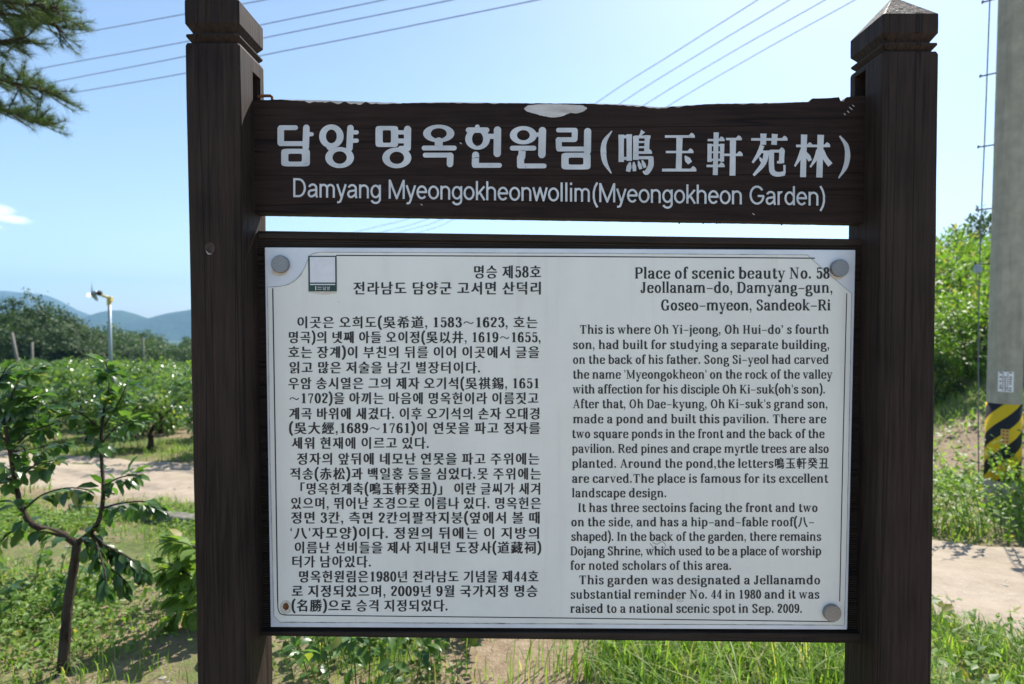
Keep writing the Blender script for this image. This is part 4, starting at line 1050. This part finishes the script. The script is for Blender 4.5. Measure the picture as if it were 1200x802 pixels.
# tall grass behind and beside the right post
tall = lambda x, y: np.clip(sstep(0.30, 0.55, x + 0.12 * np.sin(y * 9)) * (0.45 + 1.2 * nz2(x, y, 2.0, 7)), 0, 1) * (1 - 0.5 * sstep(3.05, 3.5, y))
P = scatter(22000, 0.2, 4.4, 2.35, 3.7, tall); n = len(P)
V1 = blades(P, (0.14 + 0.30 * rng.random(n) ** 1.3) * (1 - 0.48 * sstep(1.7, 2.3, P[:, 0])), 0.006 + 0.006 * rng.random(n), 0.25 + 0.95 * rng.random(n), rng.random(n) * 6.28)
P = scatter(420, -0.75, 0.5, 2.3, 3.2, lambda x, y: 0.15 + 0.8 * (nz2(x, y, 3.0, 9) > 0.1)); n2 = len(P)
V2 = blades(P, 0.10 + 0.22 * rng.random(n2), 0.005 + 0.005 * rng.random(n2), 0.1 + 0.6 * rng.random(n2), rng.random(n2) * 6.28)
V, Q = merge([V1, V2]); g_ = link_data('tall_grass', np_mesh('tall_grass', V, Q), M['grass']); tag(g_, 'long bright grass blades under the panel around the right post', 'grass', kind='stuff')
# low broad-leaved ground cover
parts = []
def cover(n, x0, x1, y0, y1, dens, L0, hmax):
    c = scatter(n, x0, x1, y0, y1, dens)
    P = np.repeat(c, 7, 0); k = len(P)
    P = P + np.stack([rng.normal(size=k) * 0.05, rng.normal(size=k) * 0.05, hmax * rng.random(k) ** 1.5 + 0.01], 1)
    D = rdir(k) * np.array([1, 1, 0.5]); N = rdir(k) * 0.55 + np.array([0, 0, 1.0])
    L = L0 * (0.5 + 0.8 * rng.random(k)); parts.append(flat_leaf(P, D, N, L, L * 0.62))
cd_ = lambda x, y: np.clip(0.32 + 2.2 * nz2(x, y, 0.9, 5), 0.02, 1) * (1 - 0.95 * bare(x, y))
cover(14000, -6.5, -0.3, 2.0, 6.6, cd_, 0.043, 0.09)
cover(420, 1.9, 4.2, 2.2, 3.6, lambda x, y: np.clip(0.2 + 2 * nz2(x, y, 1.2, 5), 0, 1), 0.06, 0.18)
cover(5000, 3, 12, 5.6, 15, lambda x, y: np.clip(0.3 + 2.2 * nz2(x, y, 0.6, 5), 0, 1) * (1 - 0.85 * np.exp(-((x - 7.4) / 1.4) ** 2 - ((y - 9.0) / 1.2) ** 2)), 0.09, 0.24)
V, Q = merge(parts); g_ = link_data('ground_cover', np_mesh('ground_cover', V, Q), M['weed']); tag(g_, 'patches of low broad leafed weeds spread over the soil', 'weeds', kind='stuff')
# loose stones on the soil and the track
mb_ = MB()
ico = bmesh.new(); bmesh.ops.create_icosphere(ico, subdivisions=1, radius=1); icoV = [v.co.copy() for v in ico.verts]; icoF = [tuple(v.index for v in f.verts) for f in ico.faces]; ico.free()
for i in range(420):
    x = random.uniform(-6, 5.5); y = random.uniform(2.3, 8.5); s = random.uniform(0.006, 0.022); o3 = Vector((random.random()*9, random.random()*9, 0))
    z = gz(x, y) + (0.03 if road_dist(x, y)[0] < 1.05 else 0)
    mb_.add([Vector((x, y, z)) + Vector((v.x * s * 1.3, v.y * s, v.z * s * 0.6)) * (1 + 0.35 * mnoise.noise(v * 1.5 + o3)) for v in icoV], icoF)
struct(mb_.build('gravel', M['concrete']), 'stuff'); 

# kerb along the near side of the track
kl = catmull([(-5.05, 6.55, 0), (-4.3, 6.28, 0), (-3.6, 6.0, 0), (-2.6, 5.6, 0), (-1.2, 4.95, 0), (0.0, 4.4, 0)], 10)
V = []; F = []
for i, p in enumerate(kl):
    t = (kl[min(i+1, len(kl)-1)] - kl[max(i-1, 0)]).normalized(); nn = Vector((-t.y, t.x, 0))
    z = gz(p.x, p.y); hgt = 0.10 + 0.012 * mnoise.noise(Vector((i * 0.4, 0, 0)))
    for s, h in ((-0.075, -0.2), (-0.075, hgt - .01), (-0.062, hgt), (0.062, hgt), (0.075, hgt - .01), (0.075, -0.2)):
        q = p + nn * s; V.append((q.x, q.y, z + h))
for i in range(len(kl) - 1):
    for k in range(5): a = i * 6 + k; F.append((a, a + 1, a + 7, a + 6))
F.append(tuple(range(5, -1, -1))); F.append(tuple((len(kl)-1)*6 + k for k in range(6)))
tag(link_mesh('concrete_kerb', V, F, M['kerb']), 'low grey concrete kerb running along the dirt track at the left', 'kerb')

# ------------------------------------------------------------------ persimmon orchard
def orchard_mesh(seed, R, H):
    global rng
    rng = np.random.default_rng(seed)
    P, Nn = clumped(52, 38, R, R, H * 0.44, 0.105, 0.35)
    c = np.array([0, 0, H * 0.60]); keep = P[:, 2] > -H * 0.36; P, Nn = P[keep], Nn[keep]; k = len(P)
    D = unit(Nn * 0.7 + rdir(k) * 0.6 + np.array([0, 0, -0.35])); N = unit(Nn * 0.4 + rdir(k) * 0.5 + np.array([0, 0, 0.9]))
    L = 0.135 * (0.65 + 0.55 * rng.random(k)); V, Q = flat_leaf(P + c, D, N, L, L * 0.56)
    # upright shoots above the crown
    parts = [(V, Q)]
    for i in range(9):
        a = rng.random() * 6.28; r = R * 0.75 * math.sqrt(rng.random()); b = np.array([r*math.cos(a), r*math.sin(a), H * 0.86])
        pts = [b, b + [0.04*math.cos(a), 0.04*math.sin(a), 0.15], b + [0.10*math.cos(a), 0.10*math.sin(a), 0.26 + 0.16*rng.random()]]
        twig_leaves(parts, pts, 16, 0.12, 0.02, 0.2)
    V, Q = merge(parts)
    t = MB(); t.tube([(0,0,-0.1),(0.02,0,0.25),(0.0,0.02,0.45)], [0.075, 0.058, 0.05], 8)
    br = MB()
    for i in range(6):
        a = i * 1.05 + rng.random(); e = Vector((R*.75*math.cos(a), R*.75*math.sin(a), H * (0.6 + 0.25*rng.random())))
        br.tube(catmull([Vector((0,0.02,0.41)), e * 0.45 + Vector((0,0,0.26)), e], 3), [0.034, .03, .027, .024, .02, .015, .009], 5)
    return np_mesh('crown', V, Q), t, br
protos = []
for i in range(4):
    cm, t, br = orchard_mesh(100 + i, 1.0 + 0.12 * (i % 2), 1.50 + 0.10 * i)
    protos.append((cm, t, br))
rng = np.random.default_rng(77)
OG = 'persimmon trees in the orchard across the track'
masters = []
for cm, t, br in protos:
    r = empty('orchard_tree', (0, 0, 0)); link_data('crown', cm, M['orchard'], r); t.build('trunk', M['bark'], r, True); br.build('branches', M['bark'], r, True)
    masters.append(r)
spots = []
row = 0; y = 11.0
while y < 46:
    x = -0.50 * y + rng.uniform(-.6, .6)
    while x > -1.03 * y - 1.0:
        xx = x + rng.uniform(-.3, .3); yy = y + rng.uniform(-.35, .35) - 0.30 * (x + 0.5 * y) 
        if road_dist(xx, yy)[0] > 2.0: spots.append((xx, yy, row))
        x -= 1.85 + 0.012 * y
    y += 2.25 + 0.035 * y; row += 1
used = set()
for i, (x, y, rw) in enumerate(spots):
    k = int(rng.integers(0, 4))
    o = masters[k] if k not in used else copy_tree(masters[k]); used.add(k)
    o.location = (x, y, gz(x, y)); o.rotation_euler.z = rng.random() * 6.28; s = 0.82 + 0.40 * rng.random() ** 1.3; o.scale = (s, s, 0.74 + 0.24 * rng.random() ** 1.5 + 0.06 * s)
    near = rw < 1
    tag(o, 'glossy leafed persimmon tree in the front row along the dirt track' if near else 'leafy persimmon tree in the rows deep in the orchard', 'tree', OG if not near else 'front row of orchard trees along the track')

# ------------------------------------------------------------------ far trees
def crown_mesh(seed, ncl, per, R, H, cs, L0, z0, wl=0.8):
    global rng
    rng = np.random.default_rng(seed)
    P, Nn = clumped(ncl, per, R, R, H / 2, cs, 0.5); k = len(P)
    D = rdir(k); N = unit(Nn + rdir(k) * 0.5 + np.array([0, 0, 0.4])); L = L0 * (0.6 + 0.8 * rng.random(k))
    V, Q = flat_leaf(P + np.array([0, 0, z0 + H / 2]), D, N, L, L * wl); return np_mesh('crown', V, Q)
def tree_master(name, seed, ncl, per, R, H, cs, L0, z0, mat, tr):
    r = empty(name, (0, 0, 0)); link_data('crown', crown_mesh(seed, ncl, per, R, H, cs, L0, z0), mat, r)
    t = MB(); t.tube([(0,0,-0.4),(0.05,0,z0),(0,0.05,z0 + H*0.55)], [tr, tr*.8, tr*.3], 7); t.build('trunk', M['bark'], r, True); return r
far = [tree_master('grove_tree', 200 + i, 70, 56, 2.6 + .4*i, 6.4 + 0.8*i, 0.34, 0.27, 1.3, M['darkleaf'], 0.18) for i in range(3)]
mid = [tree_master('ridge_tree', 210 + i, 50, 40, 2.8 + .4*i, 4.6 + 0.6*i, 0.42, 0.36, 0.6, M['midleaf'], 0.16) for i in range(3)]
rng = np.random.default_rng(31)
def place(masters_, spots_, labels, cat, group):
    done = set()
    for i, (x, y, s) in enumerate(spots_):
        k = i % len(masters_)
        o = masters_[k] if k not in done else copy_tree(masters_[k]); done.add(k)
        o.location = (x, y, gz(x, y) if y < 60 else float(ground_z(x, y)) - 0.1); o.rotation_euler.z = rng.random() * 6.28; sw = max(s, 0.8); o.scale = (sw, sw, s)
        tag(o, labels, cat, group)
# dark grove left of the frost fan: taller to the left
gs = []
for (px, Y, top_) in ((-120,60,352),(-70,64,350),(-30,58,356),(8,62,360),(22,70,349),(36,60,352),(48,66,355),(60,58,362),(70,70,362),(82,62,370),(92,74,374),(104,68,381),(118,76,385),(132,72,391),(2,54,372),(-50,52,366),(30,53,378),(56,54,382),(80,55,386),(100,58,390)):
    x = (px - 600) / FPX * Y; z = float(ground_z(x, Y)); h = 1.6 + (381 - top_ - 14) / FPX * Y - z
    gs.append((x, Y, max(0.35, h / 7.3)))
place(far, gs, 'dark green tree of the dense grove rising behind the orchard', 'tree', 'trees of the dark grove behind the orchard')
ms = []
for i in range(70):
    px = rng.uniform(60, 330); Y = rng.uniform(85, 150); t_y = np.interp(px, [60, 130, 175, 222, 330], [376, 384, 391, 398, 402]) + rng.uniform(-2, 8) + (150 - Y) * 0.10
    x = (px - 600) / FPX * Y; z = float(ground_z(x, Y)); h = 1.6 + (381 - t_y) / FPX * Y - z
    ms.append((x, Y, max(0.3, h / 5.8)))
place(mid, ms, 'mid green tree of the wooded strip below the blue hills', 'tree', 'trees of the wooded strip below the hills')

# hillside bushes at the right
def bush_master(seed, ncl, per, R, H, L0, mat, name):
    global rng
    rng = np.random.default_rng(seed)
    P, Nn = clumped(ncl, per, R, R, H / 2, 0.17, 0.5); keep = P[:, 2] > -H * 0.47; P, Nn = P[keep], Nn[keep]; k = len(P)
    D = unit(Nn * .8 + rdir(k) * .6 + np.array([0, 0, 0.1])); N = unit(Nn * .3 + rdir(k) * .5 + np.array([0, 0, .8])); L = L0 * (.6 + .7 * rng.random(k))
    V, Q = flat_leaf(P + np.array([0, 0, H / 2]), D, N, L, L * 0.40)
    r = empty(name, (0, 0, 0)); link_data('crown', np_mesh('crown', V, Q), mat, r)
    t = MB()
    for i in range(4):
        a = i * 1.6; t.tube([(0.004*math.cos(a), 0.004*math.sin(a), -0.2), (R*.25*math.cos(a), R*.25*math.sin(a), H*.4), (R*.5*math.cos(a), R*.5*math.sin(a), H*.8)], [0.04, 0.03, 0.012], 5)
    t.build('stems', M['bark'], r, True); return r
bmst = [bush_master(300 + i, 60, 34, 1.25, 2.3, 0.17, M['bush'], 'hillside_bush') for i in range(3)]
bdk = [bush_master(310, 60, 34, 1.3, 2.4, 0.17, M['darkleaf'], 'dark_hillside_tree')]
rng = np.random.default_rng(57)
bs = [(8.9,12.2,.62),(9.5,11.8,.8),(10.7,12.6,.9),(9.9,13.8,.95),(11.4,14.6,1.05),(12.6,14.2,1.0),(11.9,16.6,1.1),(13.4,17.0,1.2),(15.0,17.2,1.2),(13.2,19.0,1.25),(15.2,20,1.35),(17.2,20,1.3),(14.6,22.5,1.4),(17.0,23,1.5),(11.6,11.6,.75),(13.6,12.6,.85)]
done = set(); labs = {0: 'lowest bright green bush on the bank left of the utility pole', }
for i, (x, y, s) in enumerate(bs):
    k = i % 3; o = bmst[k] if k not in done else copy_tree(bmst[k]); done.add(k)
    o.location = (x, y, gz(x, y) - 0.05); o.rotation_euler.z = rng.random() * 6.28; o.scale = (s * .95, s * .95, s * .86)
    tag(o, 'bright green leafy bush covering the sunlit hillside at the right', 'bush', 'green bushes on the right hillside')
for i, (x, y, s, lb) in enumerate([(8.5, 11.6, .40, 'dark shady thicket at the foot of the hillside bushes'), (20.0, 24.5, 1.5, 'dark conifer top rising above the hillside bushes beside the pole')]):
    o = bdk[0] if i == 0 else copy_tree(bdk[0])
    o.location = (x, y, gz(x, y) - 0.05); o.rotation_euler.z = 2.1 * i; o.scale = (s, s, s); tag(o, lb, 'tree')

# ------------------------------------------------------------------ concrete utility pole
px0, py0 = 5.70, 6.6; pz = gz(px0, py0)
pole = empty('utility_pole', (px0, py0, pz)); tag(pole, 'round concrete utility pole with yellow and black hazard band at the right edge', 'pole')
rr = lambda h: 0.166 - h * 0.0040
mb_ = MB(); mb_.tube([(0, 0, -0.3 + i * 0.45) for i in range(28)], [rr(max(0, -0.3 + i * 0.45)) for i in range(28)], 40); mb_.build('shaft', M['concrete'], pole, True)
def pole_z(py): return PT(1178, py, py0 - 0.2).z - pz
bz0, bz1 = pole_z(567), pole_z(475)
mb_ = MB()
nb = 48; V = []; F = []
for h in (bz0, bz1):
    for k in range(nb): a = 2*math.pi*k/nb; V.append(((rr(h)+.003)*math.cos(a), (rr(h)+.003)*math.sin(a), h))
for h in (bz0, bz1):
    for k in range(nb): a = 2*math.pi*k/nb; V.append(((rr(h)-.002)*math.cos(a), (rr(h)-.002)*math.sin(a), h))
for k in range(nb):
    j = (k+1) % nb; F += [(k, j, nb+j, nb+k), (k, 2*nb+k, 2*nb+j, j), (nb+k, nb+j, 3*nb+j, 3*nb+k)]
link_mesh('hazard_band', V, F, M['stripes'], pole, True)
def on_pole(name, x0, x1, y0, y1, mats, off, draw=None):
    """a sheet wrapped on the shaft between photo columns x0..x1 and rows y0..y1"""
    h0, h1 = pole_z(y1), pole_z(y0); axis_px = CX + px0 / py0 * FPX
    ca = math.atan2(px0, py0)
    def th(px): return math.asin(max(-.98, min(.98, (px - axis_px) / FPX * (py0 - .1) * math.cos(ca) / rr((h0 + h1)/2)))) - ca
    mb2 = MB()
    def patch(xa, xb, za, zb, of, m_):
        V = []; n_ = 8
        for h in (za, zb):
            for k in range(n_ + 1):
                a = th(xa) + (th(xb) - th(xa)) * k / n_; r_ = rr(h) + of
                # angle measured from the direction that faces the viewer's side (-y)
                V.append((r_ * math.sin(a - 0), -r_ * math.cos(a), h))
        mb2.add(V, [(k, k+1, n_+2+k, n_+1+k) for k in range(n_)], m_)
    patch(x0, x1, h0, h1, off, 0)
    if draw: draw(patch, h0, h1)
    return mb2.build(name, mats, pole)
def txt_cols(patch, h0, h1):
    for c in range(3):
        xa = 1172.2 + c * 5.6
        for k in range(9):
            if random.random() < .85: patch(xa + random.random(), xa + 2.6 + random.random()*1.4, h1 - (h1-h0)*(k+.72)/9.3, h1 - (h1-h0)*(k+.25)/9.3, 0.0062, 1)
    for c in (0, 1): patch(1176.3 + c*5.6, 1177.0 + c*5.6, h0 + .01, h1 - .01, 0.0062, 2)
on_pole('notice_label', 1171, 1189, 436.5, 460.5, [M['white'], M['ink'], M['red']], 0.005, txt_cols)
def txt_red(patch, h0, h1):
    for k in range(4):
        patch(1177.6, 1180.3, h1 - (h1-h0)*(k+.85)/4.3, h1 - (h1-h0)*(k+.3)/4.3, 0.0075, 1); patch(1181.6, 1184.6, h1 - (h1-h0)*(k+.85)/4.3, h1 - (h1-h0)*(k+.3)/4.3, 0.0075, 1)
on_pole('warning_label', 1176, 1186, 504.5, 522, [M['yellow'], M['red']], 0.006, txt_red)
on_pole('stain_strip', 1172, 1190, 555.2, 557.2, [M['white']], 0.006)
# step bolts, left and right, and the thin earth wire with its clamp
tocam = math.atan2(-py0, -px0); lx, ly = -math.sin(-math.atan2(px0, py0) + math.pi/2), 0
sd = Vector((py0, -px0, 0)).normalized()          # to the right as seen from the camera
for (py, sgn) in ((72, -1), (160, -1), (238, -1), (306, -1), (20, 1), (105, 1), (190, 1), (-20, -1)):
    h = pole_z(py); b_ = MB(); r_ = rr(h)
    e = sd * (sgn * (r_ + 0.135)); b_.tube([sd * (sgn * (r_ - .02)) + Vector((0,0,h)), e + Vector((0,0,h))], 0.0085, 8)
    b_.tube([e + Vector((0,0,h)), e + sd * (sgn * 0.012) + Vector((0,0,h))], 0.017, 8); b_.tube([e + Vector((0,0,h-.0)), e + Vector((0,0,h+.02))], 0.0085, 6)
    b_.build('step_bolt', M['iron'], pole)
wl = []
for (px, py) in ((1163,-60),(1160,0),(1157,80),(1154,160),(1150.5,240),(1148,310),(1147,360),(1146.5,440),(1147,560),(1150,640)):
    p = PT(px, py, py0 - 0.25) - pole.location; wl.append(p)
b_ = MB(); b_.tube(catmull(wl, 4), 0.0065, 6); b_.build('earth_wire', M['cable'], pole, True)
p = PT(1148, 315, py0 - 0.25) - pole.location
b_ = MB(); b_.tube([p + Vector((-.02,0,.045)), p + Vector((-.02,0,-.045))], [0.030, 0.034], 10); b_.box(p.x - .05, p.x + .01, p.y - .028, p.y + .028, p.z - .012, p.z + .012); b_.build('wire_clamp', M['galv'], pole)

# ------------------------------------------------------------------ overhead wires
def wire(pts, rad_, label, group):
    """pts: (photo px, py, distance); the first point is the wire's own origin"""
    W = [PT(*p) for p in pts]; o0 = W[0]
    b_ = MB(); b_.tube(catmull([p - o0 for p in W], 8), rad_, 6); o = b_.build('power_line', M['cable'], None, True); o.location = o0
    tag(o, label, 'power line', group)
LW = [([(-140,78,30),(60,45,27),(215,17,24),(300,2,22),(420,-22,20)], 'topmost'), ([(-140,119,30),(45,81,27),(218,49,24),(308,29,22.5),(450,0,20),(560,-26,18)], 'second'),
      ([(-140,137,30),(75,94,27),(218,66,24),(308,45,22.5),(530,0,19),(640,-26,17)], 'third'), ([(-140,153,30),(0,124,28),(217,86,24),(308,65,22.5),(420,43,21),(630,0,18),(740,-24,16.5)], 'lowest')]
for pts, nm in LW: wire(pts, 0.0165, f'{nm} of the four thin wires crossing the sky behind the left post', 'wires behind the left post')
RWs = [([(360,285,55),(441,266,45),(487,253,40),(600,196,30),(700,120,24),(790,62,20),(888,0,17),(960,-46,15)], 'leftmost'), ([(370,289,55),(456,270,45),(510,253,39),(630,190,29),(729,120,24),(830,57,20),(925,0,17),(1000,-48,15)], 'second from left'),
       ([(385,292,55),(477,270,45),(521,256,40),(650,193,29),(757,122,24),(860,60,20),(967,0,17),(1050,-52,15)], 'second from right'), ([(400,296,55),(500,270,45),(537,255,40),(675,194,29),(787,122,24),(895,59,20),(1002,0,17),(1090,-52,15)], 'rightmost')]
for pts, nm in RWs: wire(pts, 0.014, f'{nm} of the four wires rising to the top right over the heading board', 'wires above the heading board')

# ------------------------------------------------------------------ frost fan and far poles
fx, fy = (129.0 - 600) / FPX * 25, 25.0; fz = gz(fx, fy)
fan = empty('frost_fan', (fx, fy, fz)); tag(fan, 'tall steel pole carrying a yellow frost fan above the orchard', 'frost fan')
ht = PT(129, 352, 25).z - fz; u = 25 / FPX
b_ = MB(); b_.tube([(0, 0, -.3), (0, 0, ht * .5), (0, 0, ht)], [0.078, .07, .062], 14); b_.build('pole', M['galv'], fan, True)
b_ = MB(); b_.box(-1.8*u, 3.2*u, -.09, .09, ht - 1.8*u, ht + 4.0*u); b_.tube([(-.02, 0, ht - 6*u), (-.02, 0, ht - 1.8*u)], .085, 12); o = b_.build('mounting_box', M['yellow'], fan); bevel(o, .02)
b_ = MB(); b_.tube([(-1*u, 0, ht + 3.2*u), (-6*u, -.05, ht + 5*u), (-9*u, -.08, ht + 6.4*u)], [.05, .055, .05], 10); b_.build('arm', M['yellow'], fan, True)
b_ = MB(); b_.tube([(-7.2*u, -.06, ht + 7.2*u), (-8.4*u, -.08, ht + 7.8*u), (-11*u, -.1, ht + 8.2*u), (-12*u, -.11, ht + 8.2*u)], [.05, .115, .115, .07], 14); b_.build('motor', M['iron'], fan, True)
b_ = MB(); b_.tube([(-12*u, -.11, ht + 8.2*u), (-13.5*u, -.12, ht + 8.4*u), (-17*u, -.14, ht + 8.2*u), (-18.5*u, -.15, ht + 8.0*u)], [.07, .10, .085, .02], 14); b_.build('hub', M['galv'], fan, True)
hubc = Vector((-17.4*u, -.14, ht + 8.1*u)); axd = Vector((-1, -.16, -.1)).normalized(); p1 = axd.orthogonal().normalized(); p2 = axd.cross(p1)
for k in range(3):
    a = math.radians(24 + 120 * k); d = p1 * math.cos(a) + p2 * math.sin(a); e = axd.cross(d)
    V = []; F = []
    for i, (s, wd, tw_) in enumerate(((.05, .05, .9), (.18, .085, .7), (.36, .075, .45), (.5, .03, .35))):
        c_ = hubc + d * s; wv = (e * math.cos(tw_) + axd * math.sin(tw_)) * wd; tv = axd * .006
        V += [c_ + wv + tv, c_ - wv + tv, c_ - wv - tv, c_ + wv - tv]
    for i in range(3):
        for j in range(4): F.append((i*4+j, i*4+(j+1) % 4, (i+1)*4+(j+1) % 4, (i+1)*4+j))
    F += [(3, 2, 1, 0), (12, 13, 14, 15)]
    link_mesh('blade', V, F, M['galv'], fan)
for (xa, ya, xb, yb, Y, r0, lb) in ((14, 390, 22, 432, 46, .13, 'leaning grey post standing before the dark grove'), (37.5, 402, 38, 432, 46, .11, 'short upright grey post standing before the dark grove'), (167.5, 396, 168, 424, 80, .16, 'grey pole among the wooded strip right of the frost fan')):
    A_, B_ = PT(xa, ya, Y), PT(xb, yb, Y); g0 = gz(B_.x, Y); B2 = A_ + (B_ - A_) * ((A_.z - g0 + .3) / (A_.z - B_.z)); o0 = Vector((B2.x, Y, g0))
    b_ = MB(); b_.tube([B2 - o0, A_ - o0], [r0, r0 * .8], 10); o = b_.build('concrete_post', M['kerb'], None, True); o.location = o0; tag(o, lb, 'post')

# ------------------------------------------------------------------ pine reaching in at the top left
rng = np.random.default_rng(9)
PY = 5.2
pb = PT(-230, 700, PY); pine = empty('pine_tree', (pb.x, PY, gz(pb.x, PY))); tag(pine, 'pine tree whose needled boughs reach in at the top left corner', 'tree')
def kp(o): o.parent = pine; o.matrix_parent_inverse = Matrix.Translation(pine.location).inverted(); return o
b_ = MB(); tq = catmull([Vector((pb.x, PY, pine.location.z - .2)), PT(-222, 300, PY), PT(-240, -60, PY + .1), PT(-225, -420, PY)], 6)
b_.tube(tq, [0.17 - 0.11 * i / (len(tq) - 1) for i in range(len(tq))], 12); kp(b_.build('trunk', M['bark'], None, True))
boughs = [([(-225,70),(-120,30),(-40,14),(30,20),(70,32)], 0.0), ([(-222,140),(-130,104),(-50,84),(10,96),(58,108)], 0.0), ([(-222,190),(-120,140),(-60,124),(0,128),(50,146)], 0.1),
          ([(-230,-20),(-120,-30),(-20,-20),(60,-14)], .15), ([(-225,110),(-150,60),(-80,50),(-30,52),(30,44)], -.35), ([(-228,20),(-140,0),(-60,-4),(10,2),(66,10)], -.4)]
tufts = []
for pts, dy in boughs:
    q = catmull([PT(a, b, PY + dy * (i / 4)) for i, (a, b) in enumerate(pts)], 6)
    b_ = MB(); b_.tube(q, [0.035 - 0.027 * i / (len(q) - 1) for i in range(len(q))], 7)
    m_ = len(q)
    for i in range(5, m_):
        for k in range(5):
            side = Vector((rng.normal() * .5 + .55, rng.normal() * .9, rng.normal() * .35)).normalized(); ln = 0.10 + 0.22 * rng.random() * (1.15 - 0.45 * i / m_)
            e = q[i] + side * ln; b_.tube([q[i], q[i] * .5 + e * .5 + Vector((0,0,-.012)), e], [.006, .005, .0035], 4)
            for s in (0.45, 0.75, 1.0): tufts.append((q[i] + (e - q[i]) * s, (side + Vector((0, 0, .35))).normalized()))
    kp(b_.build('branch', M['bark'], None, True))
TP = np.array([t[0] for t in tufts]); TD = np.array([t[1] for t in tufts]); per = 34
P = np.repeat(TP, per, 0); k = len(P); D = unit(np.repeat(TD, per, 0) * .85 + rdir(k) * .85); P = P - D * .01 + rng.normal(size=P.shape) * .008
L = 0.085 * (.7 + .5 * rng.random(k)); side = unit(np.cross(D, rdir(k)))
V = np.stack([P - side * .0011, P + side * .0011, P + D * L[:, None] + side * .0004, P + D * L[:, None] - side * .0004], 1).reshape(-1, 3)
Q = np.arange(k * 4).reshape(-1, 4)
kp(link_data('needles', np_mesh('needles', V, Q), M['needle']))
